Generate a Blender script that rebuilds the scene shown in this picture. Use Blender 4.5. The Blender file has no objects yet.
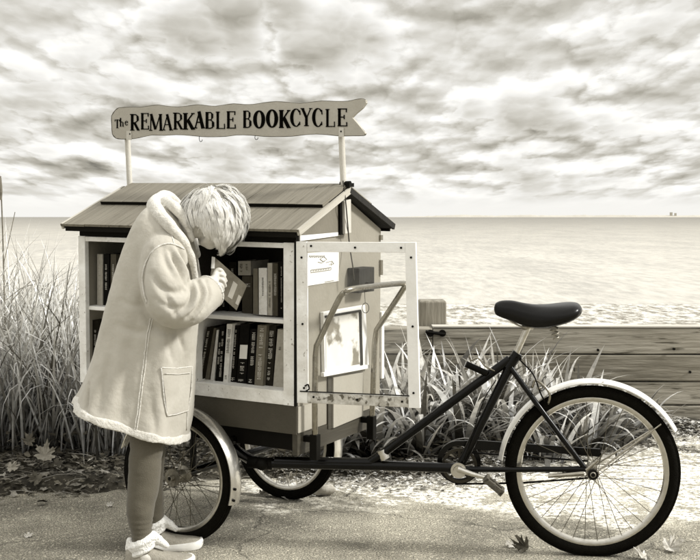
import bpy, bmesh, math, random
from mathutils import Vector, Matrix, noise
from mathutils.bvhtree import BVHTree
R = math.radians
rnd = random.Random(7)
scene = bpy.context.scene
COL = scene.collection

# ------------------------------------------------------------------ camera
F = 1155.0; CAMZ = 1.305
PIT = math.atan(63 / F)
C0 = Vector((0, 0, CAMZ))
FWD = Vector((0, math.cos(PIT), -math.sin(PIT))); UP = Vector((0, math.sin(PIT), math.cos(PIT)))
cam = bpy.data.cameras.new('camera'); camo = bpy.data.objects.new('camera', cam); COL.objects.link(camo)
camo.location = C0; camo.rotation_euler = (math.pi / 2 - PIT, 0, 0)
cam.sensor_width = 36; cam.lens = 36 * F / 700; cam.clip_end = 60000; cam.clip_start = .05
scene.camera = camo

def ray(px, py): return Vector(((px - 350) / F, 0, 0)) + FWD + UP * ((280 - py) / F)
def hit(px, py, o, n):
    d = ray(px, py); return C0 + d * ((o - C0).dot(n) / d.dot(n))
def PT(px, py, Y):
    d = ray(px, py); return C0 + d * (Y / d.y)
def G(px, py, z=0.0): return hit(px, py, Vector((0, 0, z)), Vector((0, 0, 1)))

# cabinet basis
K = 1.07
def _basis():
    yaw, roll, pit = R(28.83), R(.96), R(1.138)
    a = Vector((math.cos(yaw), -math.sin(yaw), 0)); b = Vector((math.sin(yaw), math.cos(yaw), 0)); c = Vector((0, 0, 1))
    a2 = a * math.cos(roll) - c * math.sin(roll); c2 = c * math.cos(roll) + a * math.sin(roll)
    b2 = b * math.cos(pit) + c2 * math.sin(pit); c3 = c2 * math.cos(pit) - b * math.sin(pit)
    return a2, b2, c3
A_, B_, CC = _basis()
AXLE = Vector((math.sin(R(28.83)), math.cos(R(28.83)), 0)); ROLLD = Vector((math.cos(R(28.83)), -math.sin(R(28.83)), 0))
P0 = C0 + Vector((-.1888, 4.13, 0)) * K
W_, D_ = 1.017 * K, .6527 * K
ZB, ZT, ZF, ZE, ZR, OF = -.7876 * K, -.0919 * K, -.6823 * K, -.0438 * K, .1058 * K, .0524 * K
def L(u, v, z): return P0 + A_ * u + B_ * v + CC * z           # cabinet local (metres) -> world
def toL(p):
    q = p - P0; return q.dot(A_), q.dot(B_), q.dot(CC)
def FR(px, py, v=0.0): return hit(px, py, P0 + B_ * v, B_)     # on the open face
def SD(px, py, u=0.0): return hit(px, py, P0 + A_ * u, A_)     # on the side wall

# ------------------------------------------------------------------ materials
def tint(v):
    v = max(v, 0.0); t = min(1, math.sqrt(v))
    return (v, v * (.84 + .16 * t), v * (.50 + .48 * t), 1)
def newmat(name):
    m = bpy.data.materials.new(name); m.use_nodes = True; nt = m.node_tree
    return m, nt, nt.nodes['Principled BSDF']
def N(nt, t, **kw):
    n = nt.nodes.new(t)
    for k, v in kw.items(): setattr(n, k, v)
    return n
def ramp(nt, pts):
    r = N(nt, 'ShaderNodeValToRGB'); e = r.color_ramp.elements
    while len(e) < len(pts): e.new(.5)
    for i, (p, v) in enumerate(pts):
        e[i].position = p; e[i].color = tint(v) if not isinstance(v, tuple) else v
    return r
def mat(name, v, rough=.6, var=.18, scale=18, bump=0, bscale=80, metal=0, spec=.4, streak=None, stretch=.06, speck=None, coat=0, sheen=0):
    m, nt, b = newmat(name); l = nt.links.new
    tc = N(nt, 'ShaderNodeTexCoord'); vec = tc.outputs['Object']
    if streak is not None:
        dn = N(nt, 'ShaderNodeVectorMath', operation='DOT_PRODUCT'); dn.inputs[1].default_value = streak.normalized()
        l(vec, dn.inputs[0])
        ml = N(nt, 'ShaderNodeMath', operation='MULTIPLY'); l(dn.outputs['Value'], ml.inputs[0]); ml.inputs[1].default_value = stretch - 1
        sc = N(nt, 'ShaderNodeVectorMath', operation='SCALE'); sc.inputs[0].default_value = streak.normalized(); l(ml.outputs[0], sc.inputs['Scale'])
        ad = N(nt, 'ShaderNodeVectorMath', operation='ADD'); l(vec, ad.inputs[0]); l(sc.outputs[0], ad.inputs[1]); vec = ad.outputs[0]
    no = N(nt, 'ShaderNodeTexNoise'); no.inputs['Scale'].default_value = scale; no.inputs['Detail'].default_value = 8; no.inputs['Roughness'].default_value = .62
    l(vec, no.inputs['Vector'])
    rp = ramp(nt, [(.28, v * (1 - var)), (.5, v), (.74, v * (1 + var))]); l(no.outputs['Fac'], rp.inputs[0])
    col = rp.outputs[0]
    if speck:
        v2, th, sc2 = speck
        n2 = N(nt, 'ShaderNodeTexNoise'); n2.inputs['Scale'].default_value = sc2; n2.inputs['Detail'].default_value = 5; l(vec, n2.inputs['Vector'])
        mr = N(nt, 'ShaderNodeMapRange'); mr.inputs['From Min'].default_value = th; mr.inputs['From Max'].default_value = th + .06; l(n2.outputs['Fac'], mr.inputs['Value'])
        mx = N(nt, 'ShaderNodeMix', data_type='RGBA'); l(mr.outputs[0], mx.inputs['Factor']); l(col, mx.inputs[6]); mx.inputs[7].default_value = tint(v2); col = mx.outputs[2]
    l(col, b.inputs['Base Color'])
    b.inputs['Roughness'].default_value = rough; b.inputs['Metallic'].default_value = metal
    b.inputs['Specular IOR Level'].default_value = spec; b.inputs['Coat Weight'].default_value = coat
    if sheen: b.inputs['Sheen Weight'].default_value = sheen
    if bump:
        nb = N(nt, 'ShaderNodeTexNoise'); nb.inputs['Scale'].default_value = bscale; nb.inputs['Detail'].default_value = 6; l(vec, nb.inputs['Vector'])
        bp = N(nt, 'ShaderNodeBump'); bp.inputs['Strength'].default_value = bump; bp.inputs['Distance'].default_value = .01
        l(nb.outputs['Fac'], bp.inputs['Height']); l(bp.outputs[0], b.inputs['Normal'])
    return m
def leafmat(name, v, var=.5, root=None, rough=.5):
    """blade / leaf surfaces: value differs per leaf, darker toward the root"""
    m, nt, b = newmat(name); l = nt.links.new
    g = N(nt, 'ShaderNodeNewGeometry')
    rp = ramp(nt, [(0, v * (1 - var)), (.5, v), (1, v * (1 + var))]); l(g.outputs['Random Per Island'], rp.inputs[0])
    col = rp.outputs[0]
    no = N(nt, 'ShaderNodeTexNoise'); no.inputs['Scale'].default_value = 25; no.inputs['Detail'].default_value = 5
    tc = N(nt, 'ShaderNodeTexCoord'); l(tc.outputs['Object'], no.inputs['Vector'])
    mr = N(nt, 'ShaderNodeMapRange'); mr.inputs['From Min'].default_value = .3; mr.inputs['From Max'].default_value = .7; mr.inputs['To Min'].default_value = .65; mr.inputs['To Max'].default_value = 1.25
    l(no.outputs['Fac'], mr.inputs['Value'])
    fac = mr.outputs[0]
    if root:  # shade low among the stems painted into the colour by height
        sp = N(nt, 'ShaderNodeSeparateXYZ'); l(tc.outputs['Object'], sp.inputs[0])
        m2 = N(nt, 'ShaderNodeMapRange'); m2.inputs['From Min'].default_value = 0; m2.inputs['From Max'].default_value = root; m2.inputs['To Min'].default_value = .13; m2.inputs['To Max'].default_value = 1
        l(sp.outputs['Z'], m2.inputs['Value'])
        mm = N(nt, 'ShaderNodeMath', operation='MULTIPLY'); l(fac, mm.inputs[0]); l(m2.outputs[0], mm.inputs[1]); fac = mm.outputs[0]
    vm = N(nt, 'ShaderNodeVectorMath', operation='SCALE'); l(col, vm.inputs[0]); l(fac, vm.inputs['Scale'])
    l(vm.outputs[0], b.inputs['Base Color']); b.inputs['Roughness'].default_value = rough
    tr = N(nt, 'ShaderNodeBsdfTranslucent'); l(vm.outputs[0], tr.inputs['Color'])
    mx = N(nt, 'ShaderNodeMixShader'); mx.inputs[0].default_value = .3; l(b.outputs[0], mx.inputs[1]); l(tr.outputs[0], mx.inputs[2])
    l(mx.outputs[0], nt.nodes['Material Output'].inputs['Surface'])
    return m

SLOPE_F = (L(0, -OF, ZE) - L(0, D_ / 2, ZR)).normalized()
SLOPE_B = (L(0, D_ + OF, ZE) - L(0, D_ / 2, ZR)).normalized()
m_white = mat('white_paint', .82, .55, .07, 14, .12, 60)
m_white_worn = mat('worn_white_paint', .80, .6, .18, 14, .3, 60, speck=(.36, .66, 60))
m_side = mat('side_wall_paint', .27, .6, .09, 9, .12, 70)
m_side2 = mat('side_trim_paint', .36, .6, .08, 9, .1, 70)
m_skirt = mat('grey_skirt_paint', .055, .6, .14, 12, .15, 70)
m_gable = mat('gable_paint', .17, .6, .1, 9, .12, 70)
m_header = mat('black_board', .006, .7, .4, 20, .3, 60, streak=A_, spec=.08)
m_brown = mat('brown_chassis_wood', .045, .6, .35, 30, .3, 60, streak=B_)
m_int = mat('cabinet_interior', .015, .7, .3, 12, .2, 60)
m_roof = mat('weathered_cedar_front', .17, .8, .24, 42, .7, 60, streak=SLOPE_F, stretch=.05, speck=(.11, .62, 55))
m_roof_b = mat('weathered_cedar_back', .24, .8, .5, 42, .8, 60, streak=SLOPE_B, stretch=.05)
m_under = mat('roof_underside', .010, .8, .4, 30, .4, 50, streak=SLOPE_B)
m_barge = mat('barge_board', .42, .7, .2, 30, .3, 60, streak=SLOPE_F)
m_sign = mat('sign_board_paint', .40, .6, .08, 10, .15, 90)
m_ink = mat('black_lettering', .002, .8, .2, spec=.03)
m_edge = mat('sign_edge', .10, .7, .3)
m_post = mat('post_paint', .52, .5, .1, 12, .12, 60)
m_steel = mat('brushed_steel', .55, .28, .15, 30, .1, 90, metal=1)
m_galv = mat('galvanised_tube', .30, .2, .22, 22, .2, 60, metal=1)
m_chrome = mat('fender_metal', .62, .24, .14, 14, .12, 40, metal=.85)
m_fenw = mat('silver_fender_paint', .78, .3, .14, 12, .15, 40, metal=.3, coat=.3, speck=(.25, .68, 40))
m_black = mat('black_frame_enamel', .0022, .24, .3, 30, .04, 60, spec=.2)
m_tyre = mat('tyre_rubber', .0045, .8, .35, 60, .5, 220, spec=.06)
m_spoke = mat('spoke_wire', .12, .35, .1, metal=1)
m_hubm = mat('hub_metal', .30, .45, .3, 60, .3, 90, metal=.8)
m_seat = mat('saddle_vinyl', .003, .26, .3, 30, .05, 160, spec=.22)
m_dark = mat('dark_plastic', .004, .6, .3, spec=.1)
m_block = mat('dark_wood_block', .010, .8, .45, 40, .3, 60, streak=CC)
m_paper = mat('poster_paper', .80, .7, .06, 10)
m_ink2 = mat('faded_ink', .22, .7, .3)
m_rope = mat('dark_cord', .03, .9, .4, 90, .5, 200)
def ph_mat():
    m = mat('notice_print', .75, .25, .05, 10, coat=.4, speck=(.22, .55, 7)); return m
m_notice = ph_mat()

# ------------------------------------------------------------------ mesh helpers
class MB:
    def __init__(s): s.v = []; s.f = []; s.sm = True
    def add(s, vs, fs):
        o = len(s.v); s.v += [Vector(p) for p in vs]; s.f += [tuple(i + o for i in f) for f in fs]; return s
    def prism(s, poly, ext):                    # polygon (world pts) extruded by vector
        n = len(poly); ext = Vector(ext); poly = [Vector(p) for p in poly]
        vs = poly + [p + ext for p in poly]
        fs = [tuple(range(n))[::-1], tuple(range(n, 2 * n))] + [(i, (i + 1) % n, (i + 1) % n + n, i + n) for i in range(n)]
        return s.add(vs, fs)
    def box(s, c, x, y, z):                     # centre, half axes
        c, x, y, z = map(Vector, (c, x, y, z))
        vs = [c + x * i + y * j + z * k for k in (-1, 1) for i, j in ((-1, -1), (1, -1), (1, 1), (-1, 1))]
        return s.add(vs, [(0, 3, 2, 1), (4, 5, 6, 7), (0, 1, 5, 4), (1, 2, 6, 5), (2, 3, 7, 6), (3, 0, 4, 7)])
    def lbox(s, u0, u1, v0, v1, z0, z1):        # box in cabinet space
        return s.box(L((u0 + u1) / 2, (v0 + v1) / 2, (z0 + z1) / 2), A_ * ((u1 - u0) / 2), B_ * ((v1 - v0) / 2), CC * ((z1 - z0) / 2))
    def tube(s, pts, rad, n=12, cap=True, flat=None):
        pts = [Vector(p) for p in pts]; m = len(pts)
        if not isinstance(rad, (list, tuple)): rad = [rad] * m
        T = [(pts[min(i + 1, m - 1)] - pts[max(i - 1, 0)]).normalized() for i in range(m)]
        ref = Vector((0, 0, 1)) if abs(T[0].z) < .9 else Vector((1, 0, 0))
        nx = T[0].cross(ref).normalized(); vs = []
        for i in range(m):
            nx = (nx - T[i] * nx.dot(T[i])).normalized(); ny = T[i].cross(nx)
            for k in range(n):
                a = 2 * math.pi * k / n; d = nx * math.cos(a) + ny * math.sin(a)
                if flat: d = d - flat[0] * d.dot(flat[0]) * (1 - flat[1])
                vs.append(pts[i] + d * rad[i])
        fs = [(i * n + k, i * n + (k + 1) % n, (i + 1) * n + (k + 1) % n, (i + 1) * n + k) for i in range(m - 1) for k in range(n)]
        if cap: fs += [tuple(range(n))[::-1], tuple(range((m - 1) * n, m * n))]
        return s.add(vs, fs)
    def lathe(s, c, ax, prof, n=48, a0=0, a1=None):   # prof: (radius, along axis)
        c = Vector(c); ax = Vector(ax).normalized(); ref = Vector((0, 0, 1)); x = ref.cross(ax).normalized(); y = ax.cross(x)
        full = a1 is None; a1 = 2 * math.pi if full else a1; st = n if full else n + 1; m = len(prof); vs = []
        for i in range(st):
            a = a0 + (a1 - a0) * i / n; d = x * math.cos(a) + y * math.sin(a)
            for r, h in prof: vs.append(c + d * r + ax * h)
        fs = []
        for i in range(n):
            j = (i + 1) % st
            for k in range(m): fs.append((i * m + k, j * m + k, j * m + (k + 1) % m, i * m + (k + 1) % m))
        if not full: fs += [tuple(range(m))[::-1], tuple(range((st - 1) * m, st * m))]
        return s.add(vs, fs)
    def disc(s, c, ax, r, h, n=16):
        c = Vector(c); ax = Vector(ax).normalized(); return s.tube([c - ax * h / 2, c + ax * h / 2], r, n)
    def ball(s, c, r, n=10, sx=(1, 1, 1)):
        c = Vector(c); vs = []; fs = []
        for i in range(1, n):
            for k in range(2 * n):
                t = math.pi * i / n; a = math.pi * k / n
                vs.append(c + Vector((math.sin(t) * math.cos(a) * sx[0], math.sin(t) * math.sin(a) * sx[1], math.cos(t) * sx[2])) * r)
        vs += [c + Vector((0, 0, r * sx[2])), c - Vector((0, 0, r * sx[2]))]; m = 2 * n; t0, b0 = len(vs) - 2, len(vs) - 1
        for i in range(n - 2):
            for k in range(m): fs.append((i * m + k, (i + 1) * m + k, (i + 1) * m + (k + 1) % m, i * m + (k + 1) % m))
        for k in range(m): fs += [(t0, k, (k + 1) % m), (b0, (n - 2) * m + (k + 1) % m, (n - 2) * m + k)]
        return s.add(vs, fs)

def rootloc(o):
    while o.parent: o = o.parent
    return o.location.copy()
def build(name, mb, m, parent=None, smooth=False, bevel=0, loc=None, mods=None, fix=True):
    me = bpy.data.meshes.new(name)
    off = rootloc(parent) if parent else (Vector(loc) if loc is not None else Vector((0, 0, 0)))
    me.from_pydata([tuple(p - off) for p in mb.v], [], mb.f); me.update()
    if fix:
        bm = bmesh.new(); bm.from_mesh(me); bmesh.ops.recalc_face_normals(bm, faces=bm.faces); bm.to_mesh(me); bm.free()
    if smooth:
        for p in me.polygons: p.use_smooth = True
    me.materials.append(m)
    o = bpy.data.objects.new(name, me); COL.objects.link(o)
    if parent: o.parent = parent
    elif loc is not None: o.location = off
    if bevel:
        b = o.modifiers.new('bevel', 'BEVEL'); b.width = bevel; b.segments = 2; b.limit_method = 'ANGLE'; b.angle_limit = R(40)
    if smooth == 'auto':
        es = o.modifiers.new('split', 'EDGE_SPLIT'); es.split_angle = R(38)
    return o
def tag(o, label=None, cat=None, group=None, kind=None):
    if label: o['label'] = label
    if cat: o['category'] = cat
    if group: o['group'] = group
    if kind: o['kind'] = kind
    return o
def thing(name, loc, label, cat, group=None):
    o = bpy.data.objects.new(name, None); COL.objects.link(o); o.location = loc; o.empty_display_size = .1
    return tag(o, label, cat, group)
def base(o_center): return Vector((o_center.x, o_center.y, 0))
def cr(pts, n=6):                                # Catmull-Rom
    pts = [Vector(p) for p in pts]; P = [pts[0] * 2 - pts[1]] + pts + [pts[-1] * 2 - pts[-2]]; out = []
    for i in range(1, len(P) - 2):
        for k in range(n):
            t = k / n; a, b, c, d = P[i - 1:i + 3]
            out.append(.5 * ((2 * b) + (c - a) * t + (2 * a - 5 * b + 4 * c - d) * t * t + (3 * b - a - 3 * c + d) * t ** 3))
    out.append(pts[-1]); return out
def ss(a, b, x):
    t = max(0, min(1, (x - a) / (b - a))); return t * t * (3 - 2 * t)
def interp(tab, x):
    if x <= tab[0][0]: return tab[0][1]
    for (a, b), (c, d) in zip(tab, tab[1:]):
        if x <= c: return b + (d - b) * (x - a) / (c - a)
    return tab[-1][1]

# ------------------------------------------------------------------ world + sun
SUN = Vector((1.0, -.16, .74)).normalized()
elev = math.asin(SUN.z); az = math.atan2(SUN.x, SUN.y)
w = bpy.data.worlds.new('World'); scene.world = w; w.use_nodes = True
nt = w.node_tree; l = nt.links.new; bg = nt.nodes['Background']
sky = N(nt, 'ShaderNodeTexSky', sky_type='NISHITA'); sky.sun_disc = False; sky.sun_elevation = elev; sky.sun_rotation = az
bw = N(nt, 'ShaderNodeRGBToBW'); l(sky.outputs[0], bw.inputs[0])
tc = N(nt, 'ShaderNodeTexCoord')
sp = N(nt, 'ShaderNodeSeparateXYZ'); l(tc.outputs['Generated'], sp.inputs[0])
def mth(op, a, b=None, clamp=False):
    n = N(nt, 'ShaderNodeMath', operation=op, use_clamp=clamp)
    for i, x in enumerate((a, b)):
        if x is None: continue
        if isinstance(x, (int, float)): n.inputs[i].default_value = x
        else: l(x, n.inputs[i])
    return n.outputs[0]
zc = mth('MAXIMUM', sp.outputs['Z'], 0.0)
za = mth('ADD', zc, .045)
def cvec(dz, kx, ky, seed):
    z2 = mth('ADD', za, dz)
    cx = mth('MULTIPLY', mth('DIVIDE', sp.outputs['X'], mth('POWER', z2, .55)), kx)
    cy = mth('MULTIPLY', mth('LOGARITHM', z2, 2.718), ky)
    cb = N(nt, 'ShaderNodeCombineXYZ'); l(cx, cb.inputs[0]); l(cy, cb.inputs[1]); cb.inputs[2].default_value = seed
    return cb.outputs[0]
def cnoise(v, sc, det=5, ro=.5, out='Fac'):
    no = N(nt, 'ShaderNodeTexNoise'); no.inputs['Scale'].default_value = sc; no.inputs['Detail'].default_value = det; no.inputs['Roughness'].default_value = ro
    l(v, no.inputs['Vector']); return no.outputs[out]
def density(dz, full=True):
    v = cvec(dz, 1.9, 1.75, 3.7)
    wc = cnoise(v, 6.0, 5 if full else 2, .58, 'Color')
    wm = N(nt, 'ShaderNodeVectorMath', operation='MULTIPLY_ADD'); l(wc, wm.inputs[0]); wm.inputs[1].default_value = (.22, .13, 0); l(v, wm.inputs[2])
    def puff(sc):
        vo = N(nt, 'ShaderNodeTexVoronoi', feature='F1', voronoi_dimensions='2D'); vo.inputs['Scale'].default_value = sc; l(wm.outputs[0], vo.inputs['Vector'])
        return mth('SUBTRACT', .5, mth('MULTIPLY', vo.outputs['Distance'], vo.outputs['Distance']))
    p = mth('ADD', mth('MULTIPLY', puff(4.2), .26), mth('MULTIPLY', puff(9.5), .12))
    if full: p = mth('ADD', p, mth('MULTIPLY', puff(21), .05))
    low = cnoise(cvec(dz, 1.1, 1.5, 11.3), 2.2, 2, .5)
    mid = cnoise(v, 3.0, 7 if full else 3, .56)
    d = mth('ADD', p, mth('MULTIPLY', mth('SUBTRACT', low, .5), 1.0))
    return mth('ADD', mth('ADD', d, mth('MULTIPLY', mth('SUBTRACT', mid, .5), .5)), .345)
dens = density(0); dens2 = density(.010, False)
relief = mth('MULTIPLY', mth('SUBTRACT', dens, dens2), 1.55)
rp = N(nt, 'ShaderNodeValToRGB'); e = rp.color_ramp.elements
stops = [(.0, .76), (.38, .79), (.45, .92), (.51, 1.03), (.575, .88), (.66, .64), (.86, .48)]
while len(e) < len(stops): e.new(.5)
for i, (p_, v_) in enumerate(stops): e[i].position = p_; e[i].color = (v_, v_, v_, 1)
l(dens, rp.inputs[0])
val = mth('ADD', rp.outputs[0], relief)
hz = N(nt, 'ShaderNodeMapRange', interpolation_type='SMOOTHSTEP'); l(zc, hz.inputs['Value']); hz.inputs['From Min'].default_value = 0.004; hz.inputs['From Max'].default_value = .036
hm = mth('ADD', mth('MULTIPLY', hz.outputs[0], mth('SUBTRACT', val, 1.06)), 1.06)
vv = mth('ADD', mth('MULTIPLY', hm, 8.8), mth('MULTIPLY', bw.outputs[0], .03))
vv = mth('MAXIMUM', vv, 2.0)
hi = N(nt, 'ShaderNodeMapRange', interpolation_type='SMOOTHSTEP'); l(zc, hi.inputs['Value']); hi.inputs['From Min'].default_value = .22; hi.inputs['From Max'].default_value = .55; hi.inputs['To Min'].default_value = 1; hi.inputs['To Max'].default_value = 1.9
vv = mth('MULTIPLY', vv, hi.outputs[0])
cbn = N(nt, 'ShaderNodeVectorMath', operation='SCALE'); tm = N(nt, 'ShaderNodeMapRange'); l(vv, tm.inputs['Value']); tm.inputs['From Min'].default_value = 4; tm.inputs['From Max'].default_value = 9
tx = N(nt, 'ShaderNodeMix', data_type='RGBA'); l(tm.outputs[0], tx.inputs['Factor']); tx.inputs[6].default_value = (1, .95, .81, 1); tx.inputs[7].default_value = (1, .985, .94, 1); l(tx.outputs[2], cbn.inputs[0]); l(vv, cbn.inputs['Scale'])
l(cbn.outputs[0], bg.inputs['Color']); bg.inputs['Strength'].default_value = .1

sd = bpy.data.lights.new('sun', 'SUN'); sd.energy = 4.2; sd.angle = R(9); sd.color = (1, .985, .95)
so = bpy.data.objects.new('sun', sd); COL.objects.link(so); so.rotation_euler = (-SUN).to_track_quat('-Z', 'Y').to_euler(); so.location = (5, -3, 8)

# ------------------------------------------------------------------ ground, beach, water, far shore
def ground_mat():
    m, nt, b = newmat('asphalt_with_sand'); l = nt.links.new
    tc = N(nt, 'ShaderNodeTexCoord'); P = tc.outputs['Object']
    def nz(s, d=6, r=.6, off=0):
        mp = N(nt, 'ShaderNodeMapping'); mp.inputs['Location'].default_value = (off, off, 0); l(P, mp.inputs[0])
        n = N(nt, 'ShaderNodeTexNoise'); n.inputs['Scale'].default_value = s; n.inputs['Detail'].default_value = d; n.inputs['Roughness'].default_value = r; l(mp.outputs[0], n.inputs['Vector']); return n.outputs['Fac']
    def mth(op, a, b=None):
        n = N(nt, 'ShaderNodeMath', operation=op)
        for i, x in enumerate((a, b)):
            if x is None: continue
            if isinstance(x, (int, float)): n.inputs[i].default_value = x
            else: l(x, n.inputs[i])
        return n.outputs[0]
    def mr(x, a, b_, c=0, d=1, st='SMOOTHSTEP'):
        n = N(nt, 'ShaderNodeMapRange', interpolation_type=st); l(x, n.inputs['Value'])
        for k, q in zip(('From Min', 'From Max', 'To Min', 'To Max'), (a, b_, c, d)): n.inputs[k].default_value = q
        return n.outputs[0]
    sp = N(nt, 'ShaderNodeSeparateXYZ'); l(P, sp.inputs[0]); X, Y = sp.outputs['X'], sp.outputs['Y']
    vo = N(nt, 'ShaderNodeTexVoronoi'); vo.inputs['Scale'].default_value = 120; l(P, vo.inputs['Vector'])
    agg = mr(nz(150, 3, .7), .38, .66)
    big = mr(nz(1.6, 6, .65), .3, .7, .58, 1.45)
    basev = mth('MULTIPLY', mth('ADD', mth('MULTIPLY', agg, .40), .10), big)
    basev = mth('ADD', basev, mth('MULTIPLY', mr(vo.outputs['Color'], .74, .92), .30))
    # pale dry sand lying along the far side of the path
    line = mth('ADD', mr(X, -.1, 1.1, 5.26, 4.78), mth('MULTIPLY', mth('SUBTRACT', nz(2.3, 5), .5), 1.5))
    s1 = mr(mth('SUBTRACT', Y, line), -.12, .22)
    s1 = mth('MULTIPLY', s1, mr(X, -.85, -.3))
    det = mr(nz(30, 8, .75), .44, .54)
    det2 = mr(nz(5, 7, .7, 5), .40, .50)
    s1 = mth('MULTIPLY', s1, mth('ADD', mth('MULTIPLY', mth('MULTIPLY', det, det2), .9), .1))
    sand = mr(nz(60, 6, .7), .32, .55, .5, 1.1)
    mix = N(nt, 'ShaderNodeMix', data_type='FLOAT'); l(s1, mix.inputs[0]); l(basev, mix.inputs[2]); l(sand, mix.inputs[3])
    v = mix.outputs[0]
    # cracks
    wv = N(nt, 'ShaderNodeTexVoronoi', feature='DISTANCE_TO_EDGE'); wv.inputs['Scale'].default_value = .55
    nd = N(nt, 'ShaderNodeTexNoise'); nd.inputs['Scale'].default_value = 3; nd.inputs['Detail'].default_value = 6; l(P, nd.inputs['Vector'])
    ad = N(nt, 'ShaderNodeVectorMath', operation='MULTIPLY_ADD'); l(nd.outputs['Color'], ad.inputs[0]); ad.inputs[1].default_value = (.55, .55, .0); l(P, ad.inputs[2]); l(ad.outputs[0], wv.inputs['Vector'])
    ck = mr(wv.outputs['Distance'], .001, .006, .6, 1)
    v = mth('MULTIPLY', v, ck)
    cmx = N(nt, 'ShaderNodeMix', data_type='RGBA'); l(s1, cmx.inputs['Factor']); cmx.inputs[6].default_value = (1, .93, .74, 1); cmx.inputs[7].default_value = (1, .975, .90, 1)
    cb = N(nt, 'ShaderNodeVectorMath', operation='SCALE'); l(cmx.outputs[2], cb.inputs[0]); l(v, cb.inputs['Scale']); l(cb.outputs[0], b.inputs['Base Color'])
    b.inputs['Roughness'].default_value = .9; b.inputs['Specular IOR Level'].default_value = .2
    hs = mth('ADD', mth('MULTIPLY', agg, .6), mth('MULTIPLY', ck, 2.0))
    bp = N(nt, 'ShaderNodeBump'); bp.inputs['Strength'].default_value = .6; bp.inputs['Distance'].default_value = .006; l(hs, bp.inputs['Height']); l(bp.outputs[0], b.inputs['Normal'])
    return m
g = MB(); g.add([(-60, -20, 0), (60, -20, 0), (60, 7.2, 0), (-60, 7.2, 0)], [(0, 1, 2, 3)])
tag(build('asphalt_path', g, ground_mat()), 'speckled dark asphalt path dusted with pale dry sand toward the planting bed', 'path', kind='structure')

YW = 7.14   # timber wall
m_soil = mat('dark_soil', .035, .95, .7, 14, .9, 60, speck=(.16, .58, 40))
FRONT = [(-3.2, 5.30), (-1.6, 5.34), (-1.25, 5.42), (-.95, 5.62), (-.4, 5.72), (.3, 5.74), (.75, 5.85), (1.0, 6.3), (1.3, 6.5), (1.7, 6.9), (3.6, 7.0)]
def soilh(x, y):
    d = y - interp(FRONT, x) + .10 * noise.noise(Vector((x * 3, y * 3, 4)))
    h = .055 * ss(0, .12, d) + (.09 * ss(.1, 1.0, d) if x < -.4 else .02 * ss(.1, 1, d))
    return h - .02 * (d < 0) + .018 * noise.fractal(Vector((x * 7, y * 7, 0)), 1, 2, 4) * ss(-.02, .1, d) - .012 * (1 - ss(-.1, .02, d))
s = MB(); nx, ny = 300, 90; x0, x1, y0, y1 = -3.6, 3.6, 5.05, 7.13
vs = []; fs = []
for j in range(ny + 1):
    for i in range(nx + 1):
        x = x0 + (x1 - x0) * i / nx; y = y0 + (y1 - y0) * j / ny; vs.append((x, y, soilh(x, y)))
for j in range(ny):
    for i in range(nx):
        a = j * (nx + 1) + i; fs.append((a, a + 1, a + nx + 2, a + nx + 1))
s.add(vs, fs); tag(build('soil_bed', s, m_soil, smooth=True), 'dark soil planting bed with a crumbling raised edge', 'soil', kind='structure')

def sand_mat():
    m, nt, b = newmat('beach_sand'); l = nt.links.new
    tc = N(nt, 'ShaderNodeTexCoord'); mp = N(nt, 'ShaderNodeMapping'); mp.inputs['Scale'].default_value = (1, .38, 1); l(tc.outputs['Object'], mp.inputs[0])
    n = N(nt, 'ShaderNodeTexNoise'); n.inputs['Scale'].default_value = 6.0; n.inputs['Detail'].default_value = 9; n.inputs['Roughness'].default_value = .7; l(mp.outputs[0], n.inputs['Vector'])
    rp = ramp(nt, [(.36, .14), (.46, .34), (.54, .62), (.7, .75)]); l(n.outputs['Fac'], rp.inputs[0]); l(rp.outputs[0], b.inputs['Base Color'])
    bp = N(nt, 'ShaderNodeBump'); bp.inputs['Strength'].default_value = 1; bp.inputs['Distance'].default_value = .08; l(n.outputs['Fac'], bp.inputs['Height']); l(bp.outputs[0], b.inputs['Normal'])
    b.inputs['Roughness'].default_value = .95; return m
s = MB(); vs = []; fs = []; nx, ny = 160, 60
for j in range(ny + 1):
    y = 7.3 + 22 * (j / ny)
    for i in range(nx + 1):
        x = -18 + 36 * i / nx
        z = -.46 + .03 * noise.fractal(Vector((x * 1.7, y * .9, 2)), 1, 2, 4)
        z -= .9 * ss(23.2, 29.3, y + .25 * noise.noise(Vector((x * .4, 0, 1))))
        vs.append((x, y, z))
for j in range(ny):
    for i in range(nx):
        a = j * (nx + 1) + i; fs.append((a, a + 1, a + nx + 2, a + nx + 1))
s.add(vs, fs); tag(build('beach', s, sand_mat(), smooth=True), 'trampled pale sand beach sloping down to the water', 'beach', kind='structure')

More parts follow.
